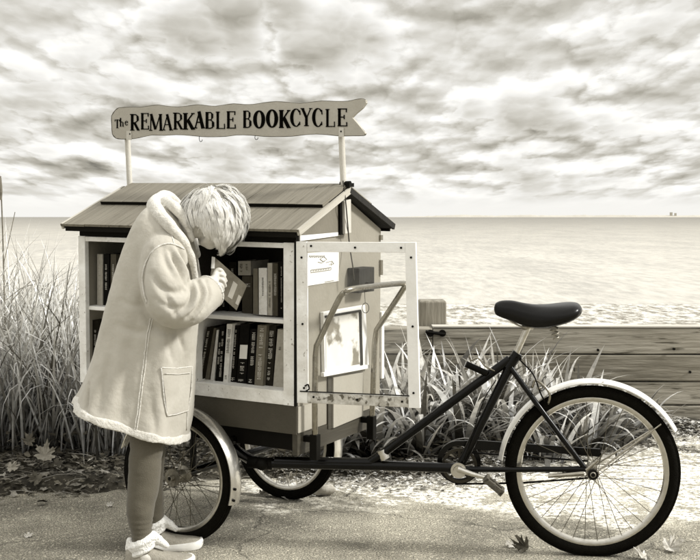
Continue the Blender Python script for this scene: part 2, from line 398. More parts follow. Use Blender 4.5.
def water_mat():
    m, nt, b = newmat('bright_sea'); l = nt.links.new
    tc = N(nt, 'ShaderNodeTexCoord'); P = tc.outputs['Object']
    mp = N(nt, 'ShaderNodeMapping'); mp.inputs['Scale'].default_value = (1.0, .22, 1); l(P, mp.inputs[0])
    # wavelets scale with distance so they stay visible far out
    n = N(nt, 'ShaderNodeTexNoise'); n.inputs['Scale'].default_value = 3.2; n.inputs['Detail'].default_value = 5; n.inputs['Roughness'].default_value = .6; l(mp.outputs[0], n.inputs['Vector'])
    n2 = N(nt, 'ShaderNodeTexNoise'); n2.inputs['Scale'].default_value = .35; n2.inputs['Detail'].default_value = 6; n2.inputs['Roughness'].default_value = .75; l(mp.outputs[0], n2.inputs['Vector'])
    sp = N(nt, 'ShaderNodeSeparateXYZ'); l(P, sp.inputs[0])
    lg = N(nt, 'ShaderNodeMath', operation='LOGARITHM'); l(sp.outputs['Y'], lg.inputs[0]); lg.inputs[1].default_value = 10
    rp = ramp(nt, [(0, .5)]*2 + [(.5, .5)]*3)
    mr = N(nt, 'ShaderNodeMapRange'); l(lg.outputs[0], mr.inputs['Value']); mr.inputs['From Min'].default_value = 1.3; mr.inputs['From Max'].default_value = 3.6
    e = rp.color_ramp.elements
    for i, (p, v) in enumerate([(0, .46), (.2, .43), (.38, .33), (.56, .20), (.8, .14)]): e[i].position = p; e[i].color = tint(v)  # pale base colour carries the sun glitter, dimming with distance
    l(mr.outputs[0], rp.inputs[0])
    av = N(nt, 'ShaderNodeMath', operation='ADD'); l(n.outputs['Fac'], av.inputs[0]); l(n2.outputs['Fac'], av.inputs[1])
    m3 = N(nt, 'ShaderNodeMapRange'); l(av.outputs[0], m3.inputs['Value']); m3.inputs['From Min'].default_value = .82; m3.inputs['From Max'].default_value = 1.16; m3.inputs['To Min'].default_value = .76; m3.inputs['To Max'].default_value = 1.22
    sc = N(nt, 'ShaderNodeVectorMath', operation='SCALE'); l(rp.outputs[0], sc.inputs[0]); l(m3.outputs[0], sc.inputs['Scale']); l(sc.outputs[0], b.inputs['Base Color'])
    bp = N(nt, 'ShaderNodeBump'); bp.inputs['Strength'].default_value = .5; bp.inputs['Distance'].default_value = .10; l(av.outputs[0], bp.inputs['Height']); l(bp.outputs[0], b.inputs['Normal'])
    b.inputs['Roughness'].default_value = .35; b.inputs['Specular IOR Level'].default_value = .5; return m
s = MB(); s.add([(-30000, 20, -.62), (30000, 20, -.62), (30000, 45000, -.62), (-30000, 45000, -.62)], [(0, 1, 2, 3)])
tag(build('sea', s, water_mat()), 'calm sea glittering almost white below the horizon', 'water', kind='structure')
m_far = mat('hazy_shore', .40, .9, .2, .002)
s = MB(); YF = 9000; vs = []; n = 300
for i in range(n + 1):
    x = 300 + 2900 * i / n
    h = 4 + 11 * ss(300, 900, x) + 7 * noise.fractal(Vector((x * .004, 0, 0)), 1, 2, 4) + 3 * noise.noise(Vector((x * .03, 1, 0)))
    vs += [(x, YF, -3), (x, YF + 120, max(h, 1.5)), (x, YF + 500, -3)]
fs = []
for i in range(n): fs += [(i * 3, i * 3 + 3, i * 3 + 4, i * 3 + 1), (i * 3 + 1, i * 3 + 4, i * 3 + 5, i * 3 + 2)]
s.add(vs, fs); tag(build('far_hills', s, m_far, smooth=True), 'low hazy shore on the horizon across the water', 'hills', kind='structure')
xt = (677 - 350) / F * YF
s = MB(); s.box((xt - 22, YF + 100, 22), (9, 0, 0), (0, 8, 0), (0, 0, 16)); s.box((xt + 12, YF + 100, 20), (7, 0, 0), (0, 8, 0), (0, 0, 12)); s.tube([(xt - 14, YF + 100, 0), (xt - 14, YF + 100, 38)], 1.6, 6)
tag(build('distant_building', s, m_far, loc=(xt, YF + 100, 0)), 'tiny hazy building with a stack on the far shore at the right', 'building')

# ------------------------------------------------------------------ timber wall
m_timber = mat('weathered_timber', .22, .85, .45, 20, .9, 45, streak=Vector((1, 0, 0)), stretch=.10, speck=(.07, .57, 40))
m_timber2 = mat('weathered_timber_paler', .26, .85, .42, 18, .9, 45, streak=Vector((1, 0, .01)), stretch=.10, speck=(.08, .57, 34))
m_timber3 = mat('weathered_timber_darker', .18, .85, .5, 24, .9, 45, streak=Vector((1, 0, -.01)), stretch=.10)
m_ppost = mat('weathered_post', .20, .9, .6, 26, .9, 45, streak=Vector((0, 0, 1)), stretch=.08)
m_cap = mat('pale_timber_top', .50, .9, .3, 26, .5, 45, streak=Vector((1, 0, 0)))
wall = thing('retaining_wall', (0, YW, 0), 'low weathered grey timber wall of stacked planks between the bed and the beach', 'wall')
zt_ = PT(560, 327.5, YW).z; hts = [zt_, zt_ - .168, zt_ - .338, zt_ - .485, -.08]
joints = [-3.3, -.9, PT(434, 0, YW).x, 1.6, 3.9]
for r_ in range(4):
    js = [joints[0], joints[1], joints[2], 4.1] if r_ < 2 else [-3.6, -1.2 + .4 * r_, 4.1]
    for a, b_ in zip(js, js[1:]):
        t = MB(); dy = rnd.uniform(-.008, .008); nseg = 24; ring = []
        for k in range(nseg + 1):
            x = a + .003 + (b_ - a - .006) * k / nseg
            w1 = .004 * noise.noise(Vector((x * 2, r_, 0))); w2 = .004 * noise.noise(Vector((x * 3, r_, 5)))
            z1, z0 = hts[r_] - .004 + w1, hts[r_ + 1] + .003 + w2
            t.v += [Vector((x, YW + dy, z0 + .006)), Vector((x, YW + dy + w1, z1 - .008)), Vector((x, YW + dy + .008, z1)), Vector((x, YW + .13, z1)), Vector((x, YW + .13, z0)), Vector((x, YW + dy + .006, z0))]
        for k in range(nseg):
            for q in range(6): t.f.append((k * 6 + q, k * 6 + (q + 1) % 6, (k + 1) * 6 + (q + 1) % 6, (k + 1) * 6 + q))
        t.f += [tuple(range(6)), tuple(range(nseg * 6, nseg * 6 + 6))[::-1]]
        build('timber', t, (m_timber, m_timber2, m_timber3)[(r_ + int(a * 3)) % 3], wall)
pa, pb = PT(422, 0, YW + .14).x, PT(447, 0, YW + .14).x
pz = PT(430, 301, YW + .14).z
p = MB(); pw = .085; cx = PT(434, 0, YW + .16).x
for cxx in (cx, cx - 2.4, cx + 2.45):
    p = MB(); p.box((cxx, YW + .235, pz / 2 - .2), (pw, 0, 0), (0, .1, 0), (0, 0, pz / 2 + .2))
    build('wall_post', p, m_ppost, wall, bevel=.012)
p = MB()
hx, hz_ = PT(435, 333, YW).x, PT(435, 333, YW).z
p.disc((hx - .03, YW - .012, hz_), (0, 1, 0), .022, .02, 12); p.disc((hx + .045, YW - .012, hz_), (0, 1, 0), .022, .02, 12); p.tube([(hx - .06, YW - .02, hz_ + .01), (hx + .06, YW - .02, hz_ - .006)], .01, 8)
build('bolt_plate', p, m_dark, wall)
for (bx, by) in ((598, 350), (674, 349), (640, 400), (690, 372)):
    q = PT(bx, by, YW - .01); p = MB(); p.disc(q, (0, 1, 0), .008, .012, 10); build('bolt', p, m_dark, wall)
# small pale cap strip on the top plank
p = MB(); p.box(((joints[2] + 3.9) / 2, YW + .06, zt_ + .004), ((3.9 - joints[2]) / 2, 0, 0), (0, .062, 0), (0, 0, .004)); build('top_face', p, m_cap, wall)

# ------------------------------------------------------------------ TRICYCLE
RC = G(591, 555); RR = .33
ED = Vector((-.99, .141, 0)).normalized(); EN = Vector((ED.y, -ED.x, 0)); EN = EN if EN.y > 0 else -EN
def FP(px, py, off=0.0): return hit(px, py, RC + EN * off, EN)
ROOT = thing('book_tricycle', Vector((0, 4.9, 0)), 'three-wheeled cargo cycle carrying a roofed book cabinet with an open clear door and a sign', 'tricycle')

def wheel(c, ax, Rr, tr, name='wheel', nsp=36, hubr=.02, hubw=.05):
    c = Vector(c); ax = Vector(ax).normalized(); x = Vector((0, 0, 1)).cross(ax).normalized(); y = ax.cross(x)
    W = build(name, MB().lathe(c, ax, [(Rr - 2 * tr + tr * math.cos(a) * 1 + tr - .0, tr * math.sin(a)) for a in [2 * math.pi * k / 14 for k in range(14)]], 72), m_tyre, ROOT, smooth=True)
    W.name = name; W.data.name = 'tyre'
    # tread ribs
    t = MB()
    for k in range(-2, 3):
        t.lathe(c, ax, [(Rr - tr + (tr + .002) * math.cos(k * .33) + dr, (tr + .002) * math.sin(k * .33) + dh) for dr, dh in ((-.003, -.0022), (.0008, -.0018), (.0008, .0018), (-.003, .0022))], 72)
    build('tread', t, m_tyre, W)
    ri = Rr - 2 * tr
    build('rim', MB().lathe(c, ax, [(ri + .006, -.013), (ri + .006, .013), (ri - .002, .0145), (ri - .012, .010), (ri - .016, 0), (ri - .012, -.010), (ri - .002, -.0145)], 72), m_steel, W, smooth='auto')
    h = MB().lathe(c, ax, [(.008, -hubw - .02), (.011, -hubw - .018), (.012, -hubw), (hubr + .014, -hubw), (hubr + .014, -hubw + .006), (hubr, -hubw + .014), (hubr, hubw - .014), (hubr + .014, hubw - .006), (hubr + .014, hubw), (.012, hubw), (.011, hubw + .018), (.008, hubw + .02)], 24)
    build('hub', h, m_hubm, W, smooth='auto')
    for k in range(nsp):
        a = 2 * math.pi * (k + .5) / nsp; sgn = 1 if k % 2 else -1; off = (1 if (k // 2) % 2 else -1) * 1.05
        p1 = c + (x * math.cos(a) + y * math.sin(a)) * (ri - .008) + ax * sgn * .003
        b = a + off; p0 = c + (x * math.cos(b) + y * math.sin(b)) * (hubr + .009) + ax * sgn * (hubw - .003)
        build('spoke', MB().tube([p0, p1], .0013, 5), m_spoke, W)
    return W
def fender(c, ax, Rr, a0, a1, wd, m, th=.004, dome=.3, name='fender'):
    c = Vector(c); prof = []
    k_ = 8
    for k in range(k_ + 1):
        t = -1 + 2 * k / k_; prof.append((Rr - dome * wd * (t * t), t * wd))
    inner = [(r - th, h * .96) for r, h in prof][::-1]
    return build(name, MB().lathe(c, ax, prof + inner, 48, a0, a1), m, ROOT, smooth='auto')

# rear wheel
hubz = RR - .002; RW = RC + Vector((0, 0, hubz))
rear = wheel(RW, EN, RR, .0235, nsp=36, hubr=.010); tag(rear, 'large rear wheel')
xr = Vector((0, 0, 1)).cross(EN).normalized()   # angle origin of the lathe
def lang(c, ax, p):
    x = Vector((0, 0, 1)).cross(ax).normalized(); y = ax.cross(x); d = Vector(p) - Vector(c); return math.atan2(d.dot(y), d.dot(x))
a_s, a_e = lang(RW, EN, FP(496, 458)), lang(RW, EN, FP(671, 432))
if a_e < a_s: a_s, a_e = a_e, a_s
if a_e - a_s > math.pi * 1.2: a_s, a_e = a_e, a_s + 2 * math.pi
ff = fender(RW, EN, RR + .030, a_s, a_e, .036, m_fenw, dome=.38); tag(ff, 'pale rear mudguard')
# front wheels
NC = G(179, 541); FR_ = .268; TRK = .815
NW = NC + Vector((0, 0, FR_ - .002)); FW = NW + AXLE * TRK
for c in (NW, FW):
    wheel(c, AXLE, FR_, .024, nsp=36, hubr=.022, hubw=.04)
    e0 = lang(c, AXLE, c + ROLLD * 1 + Vector((0, 0, -.30))); e1 = lang(c, AXLE, c - ROLLD * 1 + Vector((0, 0, .35)))
    lo, hi = min(e0, e1), max(e0, e1)
    mid = lang(c, AXLE, c + Vector((0, 0, 1)))
    if not (lo < mid < hi): lo, hi = hi, lo + 2 * math.pi
    fender(c, AXLE, FR_ + .022, lo, hi, .036, m_chrome, dome=.25)
b = MB(); b.tube([NW + AXLE * .02, FW - AXLE * .02], .016, 12); build('front_axle', b, m_black, ROOT, smooth='auto')
# fender rivets on the near fender
for t in (-.22, -.06):
    d = (ROLLD + Vector((0, 0, t))).normalized(); q = NW + d * (FR_ + .021) - AXLE * .022; build('rivet', MB().disc(q, d, .0055, .01, 8), m_dark, ROOT)

# frame: tubes traced in the cycle's own plane
zM = FP(380, 466)
b = MB()
p_hub = RW; p_bb = FP(459, 468); p_pv = FP(262, 463)
b.tube([p_pv, FP(380, 465.5), p_bb], .0195, 16)
b.tube([FP(275, 461.0), FP(372, 462.5)], .0185, 14)
b.tube([FP(368, 463), FP(383, 453), FP(510, 359)], .0175, 16)
b.tube([p_bb, FP(512, 362)], .0175, 16); b.tube([FP(508, 368), FP(518, 353)], .021, 14)
for sgn in (-1, 1):
    b.tube(cr([FP(511, 368, .012 * sgn), FP(545, 415, .045 * sgn), FP(584, 467, .058 * sgn)], 4), .0105, 10)
    b.tube(cr([FP(466, 469, .03 * sgn), FP(500, 469.5, .052 * sgn), FP(586, 469, .058 * sgn)], 4), .0105, 10)
    b.tube([RW + EN * (.052 * sgn), RW + EN * (.066 * sgn)], .020, 12)
b.tube([p_bb - EN * .04, p_bb + EN * .04], .021, 16)
FRM = build('frame', b, m_black, ROOT, smooth='auto'); tag(FRM, 'glossy black tube frame')
b = MB()
cB = L(-W_ / 2, D_ / 2, 0); cB.z = .30
b.tube(cr([p_pv + Vector((.03, 0, 0)), p_pv.lerp(cB, .3) + Vector((0, 0, -.01)), cB], 5), .022, 12); b.tube([cB + Vector((0, 0, -.05)), cB + Vector((0, 0, .15))], .03, 14)
b.tube([NW + AXLE * .1, NW + AXLE * .1 + Vector((0, 0, .2))], .014, 10); b.tube([FW - AXLE * .1, FW - AXLE * .1 + Vector((0, 0, .2))], .014, 10)
for s_ in (-.22, .22): b.tube([cB + ROLLD * s_ - AXLE * .34 + Vector((0, 0, .11)), cB + ROLLD * s_ + AXLE * .34 + Vector((0, 0, .11))], .018, 10)
b.tube([cB - ROLLD * .45 + Vector((0, 0, .11)), cB + ROLLD * .48 + Vector((0, 0, .11))], .018, 10)
build('front_carriage', b, m_black, ROOT, smooth='auto')
# small springs / clamps at the pivot
b = MB(); b.ball(FP(262, 464, -.02), .026, 8); b.tube([FP(248, 462, .0), FP(272, 464)], .024, 12); build('pivot_joint', b, m_dark, ROOT, smooth=True)
b = MB(); b.tube([FP(381, 450, 0), FP(385, 459, 0)], .021, 12); build('cable_clamp', b, m_steel, ROOT, smooth='auto')
# seat post, saddle
b = MB(); b.tube([FP(514, 358), FP(528.5, 326)], .0125, 14); build('seat_post', b, m_steel, ROOT, smooth='auto')
b = MB(); b.tube([FP(511, 361, -.004), FP(521, 357, -.004)], .011, 10); b.tube([FP(517, 359, -.03), FP(517, 359, .03)], .006, 8); build('seat_clamp', b, m_dark, ROOT, smooth='auto')
def saddle():
    mb = MB(); st = []
    # nose at left: px, top y, bottom y, half width, edge drop
    tab = [(494, 307, 310, .008), (496, 302.8, 314.5, .022), (502, 300.5, 317.5, .030), (512, 300.4, 321, .036), (524, 302.8, 325.5, .045), (536, 304.2, 327.5, .066), (548, 303.8, 326.6, .092), (560, 302.6, 324.0, .104), (570, 302.0, 320.5, .103), (577, 302.8, 316.5, .088), (580.5, 305.5, 313.0, .060), (582, 308.5, 310.5, .02)]
    n = 20; secs = []
    for px, yt, yb, hw in tab:
        c = FP(px, (yt + yb) / 2); hh = (FP(px, yt) - FP(px, yb)).length / 2
        r = []
        for k in range(n):
            a = 2 * math.pi * k / n; ca, sa = math.cos(a), math.sin(a)
            sx = math.copysign(abs(ca) ** .8, ca); sz = math.copysign(abs(sa) ** (.7), sa)
            r.append(c + EN * (hw * sx) + Vector((0, 0, hh * sz * (1 - .0 * abs(ca)))) - Vector((0, 0, .30 * hh * abs(ca) ** 2)))
        secs.append(r)
    # resample
    rows = [cr([s_[k] for s_ in secs], 4) for k in range(n)]; m = len(rows[0])
    for i in range(m):
        for k in range(n): mb.v.append(rows[k][i])
    for i in range(m - 1):
        for k in range(n): mb.f.append((i * n + k, i * n + (k + 1) % n, (i + 1) * n + (k + 1) % n, (i + 1) * n + k))
    mb.f += [tuple(range(n)), tuple(range((m - 1) * n, m * n))[::-1]]
    return mb
sdl = build('saddle', saddle(), m_seat, ROOT, smooth=True); tag(sdl, 'wide dark vinyl saddle')
b = MB()
for s_ in (-1, 1):
    b.tube(cr([FP(505, 317, .012 * s_), FP(520, 326, .02 * s_), FP(534, 327, .03 * s_), FP(560, 324, .06 * s_)], 4), .0035, 8)
    pts = []
    for k in range(60):
        t = k / 59; a = t * 2 * math.pi * 4; q = FP(553, 322, .05 * s_).lerp(FP(556, 339, .03 * s_), t); pts.append(q + (ED * math.cos(a) + EN * math.sin(a)) * (.020 - .011 * t))
    b.tube(pts, .0036, 6)
b.tube([FP(524, 327, -.02), FP(532, 327, .02)], .012, 10)
build('saddle_spring', b, m_hubm, sdl, smooth=True)
b = MB(); b.add([FP(548, 327, -.05), FP(560, 325, -.05), FP(556, 339, -.045), FP(554, 339, -.045)], [(0, 1, 2, 3)]); 
# shift lever on the top tube
b = MB(); b.tube([FP(466, 364, -.03), FP(487, 373.5, -.015)], .0125, 12); build('grip_lever', b, m_dark, ROOT, smooth='auto')
b = MB(); b.tube(cr([FP(470, 361, -.03), FP(478, 358, -.03), FP(485, 366, -.03), FP(497, 372, -.01)], 4), .0035, 8); build('lever_cable', b, m_galv, ROOT, smooth=True)
b = MB(); b.tube(cr([FP(520, 360, -.025), FP(533, 374, -.03), FP(540, 392, -.04), FP(545, 402, -.04)], 4), .003, 8); b.tube(cr([FP(496, 380, -.02), FP(484, 400, -.02), FP(472, 436, -.02), FP(464, 460, -.03)], 4), .0022, 6)
b.tube(cr([FP(388, 452, -.017), FP(440, 412, -.02), FP(490, 376, -.02)], 4), .0022, 6)
build('brake_cable', b, m_dark, ROOT, smooth=True)
b = MB(); 
for s_ in (-1, 1):
    b.tube(cr([FP(532, 388, .03 * s_), FP(536, 380, .03 * s_), FP(546, 388, .04 * s_), FP(550, 396, .042 * s_), FP(548, 404, .034 * s_)], 4), .005, 8)
b.tube([FP(540, 388, -.05), FP(540, 388, .05)], .006, 8)
build('brake_caliper', b, m_galv, ROOT, smooth=True)
# fender stays
for s_ in (-1, 1):
    b = MB(); b.tube([RW + EN * (.062 * s_), FP(661, 424, .026 * s_)], .0038, 8); build('fender_stay', b, m_galv, ff)
# crank, pedals, chainring, chain guard
cg = MB()
cgc = FP(459, 462, .055)
cg.lathe(cgc, EN, [(.086, -.006), (.086, .006), (.066, .006), (.066, -.006)], 40)
cg.prism([FP(455, 441, .05), FP(480, 440.5, .05), FP(600, 449, .05), (FP(602, 457, .05)), FP(560, 453.5, .05), (FP(476, 449.5, .05))], EN * .008)
build('chain_guard', cg, m_black, ROOT, smooth='auto')
cw = MB(); cw.lathe(p_bb + EN * .045, EN, [(.07, -.002), (.07, .002), (.058, .002), (.058, -.002)], 40)
for k in range(5):
    a = k * 2 * math.pi / 5 + .3; x_ = Vector((0, 0, 1)).cross(EN); cw.tube([p_bb + EN * .045, p_bb + EN * .045 + (x_ * math.cos(a) + Vector((0, 0, 1)) * math.sin(a)) * .062], .006, 6)
build('chainring', cw, mat('oily_chainring', .04, .4, .4, metal=.6), ROOT, smooth='auto')
ch = MB(); ch.tube([FP(455, 484, .045), FP(520, 483, .045), FP(588, 478, .045)], .004, 6); ch.tube([FP(462, 452, .045), FP(588, 461, .045)], .004, 6); build('chain', ch, m_dark, ROOT)
ck = MB(); ck.disc(p_bb - EN * .045, EN, .019, .016, 20); ck.tube([FP(458, 469, -.055), FP(472, 474, -.06), FP(487, 478, -.062)], [.0125, .0095, .0085], 12)
ck.lathe(p_bb - EN * .042, EN, [(.03, -.004), (.03, .004), (.02, .004), (.02, -.004)], 24)
build('crank_arm', ck, m_steel, ROOT, smooth='auto')
pc = FP(494, 483.5, -.11)
pd = MB(); ax1 = (FP(503, 491, -.11) - FP(486, 477, -.11)).normalized(); up1 = ax1.cross(EN).normalized()
pd.box(pc + up1 * 0, ax1 * .042, EN * .008, up1 * .011); pd.box(pc - EN * .05, ax1 * .042, EN * .008, up1 * .011)
pd.box(pc + ax1 * .036 - EN * .025, ax1 * .007, EN * .033, up1 * .013); pd.box(pc - ax1 * .036 - EN * .025, ax1 * .007, EN * .033, up1 * .013)
pd.tube([pc + EN * .05, pc - EN * .06], .008, 8)
build('pedal', pd, mat('worn_pedal_rubber', .07, .6, .5, 60, .4, 120), ROOT, bevel=.002)
# kickstand folded along the chainstay
b = MB(); b.tube([FP(548, 476, -.05), FP(584, 473, -.055)], [.008, .012], 8); b.tube([FP(586, 470, -.07), FP(598, 460, -.07)], [.008, .006], 8); build('kickstand', b, m_galv, ROOT, smooth='auto')

# ------------------------------------------------------------------ cabinet
cab = MB()
# side wall with gable (one pentagon, thickness .02)
def pent(u): return [L(u, 0, ZB), L(u, D_, ZB), L(u, D_, ZE + .012 * 0 - .02), L(u, D_ / 2, ZR - .028), L(u, 0, ZE - .02)]
CAB = build('cabinet', MB().prism(pent(-.018), A_ * .018), m_side, ROOT, bevel=.001); tag(CAB, 'painted plywood book cabinet')
build('side_panel', MB().prism(pent(-W_), A_ * .018), m_side, CAB)
build('back_panel', MB().lbox(-W_ + .018, -.018, D_ - .016, D_, ZB, ZE - .02), m_side, CAB)
zsk = ZF
# positions read on the open face
uL = toL(FR(87.5, 300))[0]; uR = toL(FR(285, 300))[0]; uM1 = toL(FR(196.5, 350))[0]; uM0 = toL(FR(182, 350))[0]
zTop = toL(FR(285, 248))[2]; zBot = toL(FR(240, 386))[2]; zSh = toL(FR(240, 317))[2]
fo = -.012
ffm = MB()
ffm.lbox(-W_, uL, fo, .012, ZF, ZT); ffm.lbox(uR, -.004, fo, .012, ZF, ZT); ffm.lbox(uM0, uM1, fo, .012, zBot, zTop)
ffm.lbox(uL, uR, fo + .002, .012, zTop, ZT - .002); ffm.lbox(uL, uR, fo + .002, .012, ZF, zBot)
build('face_frame', ffm, m_white_worn, CAB, bevel=.0015)
build('corner_strip', MB().lbox(-.0035, .004, fo - .004, .0, ZF - .0, ZT + .01), m_dark, CAB)
build('header_board', MB().lbox(-W_ + .005, .001, fo + .004, .016, ZT + .001, ZE - .006), m_header, CAB)
build('skirt_board', MB().lbox(-W_, 0, -.004, .014, ZB, ZF - .001), m_skirt, CAB)
build('floor_board', MB().lbox(-W_ + .018, -.018, .012, D_ - .016, zBot - .02, zBot), m_white, CAB)
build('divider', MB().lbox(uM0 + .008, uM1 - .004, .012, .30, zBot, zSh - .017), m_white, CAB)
build('divider', MB().lbox(uM0 + .008, uM1 - .004, .012, .30, zSh - .017, zTop + .02), m_int, CAB)  # upper part coloured dark for the shadow the reader casts
build('shelf', MB().lbox(uM1 - .004, -.018, .010, .30, zSh - .016, zSh), m_white, CAB, bevel=.002)
build('shelf', MB().lbox(-W_ + .018, uM0 + .008, .010, .30, zSh - .016, zSh), m_white, CAB, bevel=.002)
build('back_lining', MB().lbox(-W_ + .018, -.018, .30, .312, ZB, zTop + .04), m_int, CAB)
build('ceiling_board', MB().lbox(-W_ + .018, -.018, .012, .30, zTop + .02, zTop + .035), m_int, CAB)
# chassis board on the side + front under skirt, blackened for its deep shadow
build('chassis_board', MB().lbox(-.02, .003, .0, D_ * .93, ZB - .083, ZB - .001), m_brown, CAB)
build('chassis_board', MB().lbox(-W_ + .02, -.022, .02, .05, ZB - .07, ZB - .001), m_dark, CAB)
build('bottom_board', MB().lbox(-W_ + .01, -.022, .051, D_ - .02, ZB - .02, ZB - .001), m_dark, CAB)
# lower lighter band on the side near the skirt, raised panel, trim
q = MB().prism([SD(299, 235.5, .002), SD(339, 232.0, .002), SD(339, 235.5, .002), SD(299, 241, .002)], A_ * .006); build('trim_strip', q, m_white, CAB)
q = MB().prism([SD(331, 377, .001), SD(361, 372, .001), SD(361, 415.5, .001), SD(331, 428, .001)], A_ * .012); build('raised_panel', q, m_side2, CAB, bevel=.002)
q = MB().prism([SD(327, 377, .001), SD(330.6, 377, .001), SD(330.6, 428, .001), SD(327, 429, .001)], A_ * .006); build('panel_shadow', q, m_brown, CAB)  # dark strip painted in as the shadow beside the raised panel
q = MB().prism([SD(297.5, 407, .001), SD(312, 403, .001), SD(312, 428, .001), SD(297.5, 433, .001)], A_ * .004); build('corner_patch', q, m_side2, CAB)
q = MB().prism([SD(298.5, 231.5, .001), SD(337.5, 202, .001), SD(337.5, 232, .001), SD(299, 235.2, .001)], A_ * .007); build('gable_panel', q, m_gable, CAB)
# roof -----------------------------------------------------------
oL, oR = .0535 * K, .039 * K
ROOF = None
def slope(sign):
    v0, v1 = (-OF, D_ / 2) if sign < 0 else (D_ + OF, D_ / 2)
    e, r_ = Vector((v0, ZE)), Vector((v1, ZR)); return e, r_
def tier(sign, t0, t1, lift, th, ua, ub, name, m, parent, nb=9):
    e, r_ = slope(sign); dirn = (r_ - e); nrm = Vector((-dirn.y, dirn.x)).normalized()
    if nrm.y < 0: nrm = -nrm
    objs = MB(); seed = rnd.random() * 50
    for k in range(nb):
        a = ua + (ub - ua) * k / nb; b_ = ua + (ub - ua) * (k + 1) / nb - .0025
        l0 = lift + .002 * noise.noise(Vector((k * 3.3, seed, 0)))
        jit = .004 * noise.noise(Vector((k * 1.7, seed, 3)))
        p0 = e + dirn * t0 + nrm * l0 + dirn.normalized() * jit; p1 = e + dirn * t1 + nrm * l0
        lo = -nrm * th
        objs.prism([L(a, p0.x, p0.y), L(b_, p0.x, p0.y), L(b_, p1.x, p1.y), L(a, p1.x, p1.y)], (B_ * lo.x + CC * lo.y))
    return build(name, objs, m, parent)
ROOF = tier(-1, 0, .62, 0, .010, -W_ - oL, oR, 'roof', m_roof, ROOT); tag(ROOF, 'weathered two-tier board roof')
tier(-1, .50, 1.0, .016, .012, -W_ - oL + .05, oR - .012, 'upper_boards', m_roof, ROOF)
tier(1, 0, .62, 0, .010, -W_ - oL, oR, 'lower_boards', m_roof_b, ROOF)
tier(1, .50, 1.0, .016, .012, -W_ - oL + .05, oR - .012, 'upper_boards', m_roof_b, ROOF)
for sg in (-1, 1):
    e, r_ = slope(sg); dirn = r_ - e; nrm = Vector((-dirn.y, dirn.x)).normalized(); nrm = nrm if nrm.y > 0 else -nrm
    # dark sheathing under the boards
    p0 = e + dirn * .015 - nrm * .0115; p1 = r_ - nrm * .0115; lo = -nrm * .012
    build('sheathing', MB().prism([L(-W_ - oL + .012, p0.x, p0.y), L(oR - .012, p0.x, p0.y), L(oR - .012, p1.x, p1.y), L(-W_ - oL + .012, p1.x, p1.y)], B_ * lo.x + CC * lo.y), m_under, ROOF)
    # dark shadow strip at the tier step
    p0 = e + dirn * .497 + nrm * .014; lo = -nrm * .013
    build('tier_shadow', MB().prism([L(-W_ - oL + .05, p0.x, p0.y), L(oR - .014, p0.x, p0.y), L(oR - .014, p0.x + dirn.x * .01, p0.y + dirn.y * .01), L(-W_ - oL + .05, p0.x + dirn.x * .01, p0.y + dirn.y * .01)], B_ * lo.x + CC * lo.y), m_header, ROOF)
    # barge board at the gable end
    for uu in (oR - .010, -W_ - oL):
        a0 = e - nrm * .0235; a1 = r_ - nrm * .0235; up_ = nrm * .025
        build('barge_board', MB().prism([L(uu, a0.x, a0.y), L(uu, a1.x, a1.y), L(uu, a1.x + up_.x, a1.y + up_.y), L(uu, a0.x + up_.x, a0.y + up_.y)], A_ * .011), m_barge if sg < 0 else m_block, ROOF)
    # fascia under the eave
    fz = e.y - .012
    build('fascia', MB().lbox(-W_ - oL + .02, oR - .02, e.x - .006 * sg * 0 + (.008 if sg < 0 else -.02), e.x + (.020 if sg < 0 else -.008), fz - .018, fz - .001), m_header, ROOF)
build('ridge_cap', MB().tube([L(-W_ - oL + .05, D_ / 2, ZR + .008), L(oR - .012, D_ / 2, ZR + .008)], .008, 8), m_roof, ROOF)

# posts + sign ----------------------------------------------------
def SG(px, py, off=0.0): return hit(px, py, P0 + B_ * (D_ / 2 + off), B_)
for (bx, by, tx, ty) in ((130, 190, 127.2, 134), (343.5, 236, 341.2, 130)):
    off = 0.0 if bx < 200 else 0.0
    if bx < 200: q = MB().tube([SG(bx, by), SG(tx, ty)], .0128, 16)
    else:
        p_a = L(oR + .012 - .005, 0, 0)
        uo = .016
        top = SG(tx, ty); uu = toL(SG(343.2, 184))[0]
        q = MB().tube([SG(343.6, 188), top], .0128, 16)
    build('sign_post', q, m_post, ROOT, smooth='auto')
gp = MB().prism([SD(340, 201, .008), SD(346.5, 199, .008), SD(346.8, 233, .008), SD(340.6, 234, .008)], A_ * .022); build('gable_post', gp, m_post, ROOT, bevel=.003)
gp = MB().prism([SD(337.6, 203, .006), SD(340.4, 201, .006), SD(341, 234.5, .006), SD(338, 235, .006)], A_ * .012); build('post_shadow', gp, m_dark, ROOT)  # dark strip standing in for the shadow along the post's left side
b = MB(); c = SG(344, 185, -.0); b.tube([c + A_ * -.016 + CC * .004, c + A_ * .03 + CC * .006], .011, 10); b.box(c + A_ * .024 + CC * .0, A_ * .012, B_ * .02, CC * .008)
build('post_bracket', b, m_dark, ROOT)
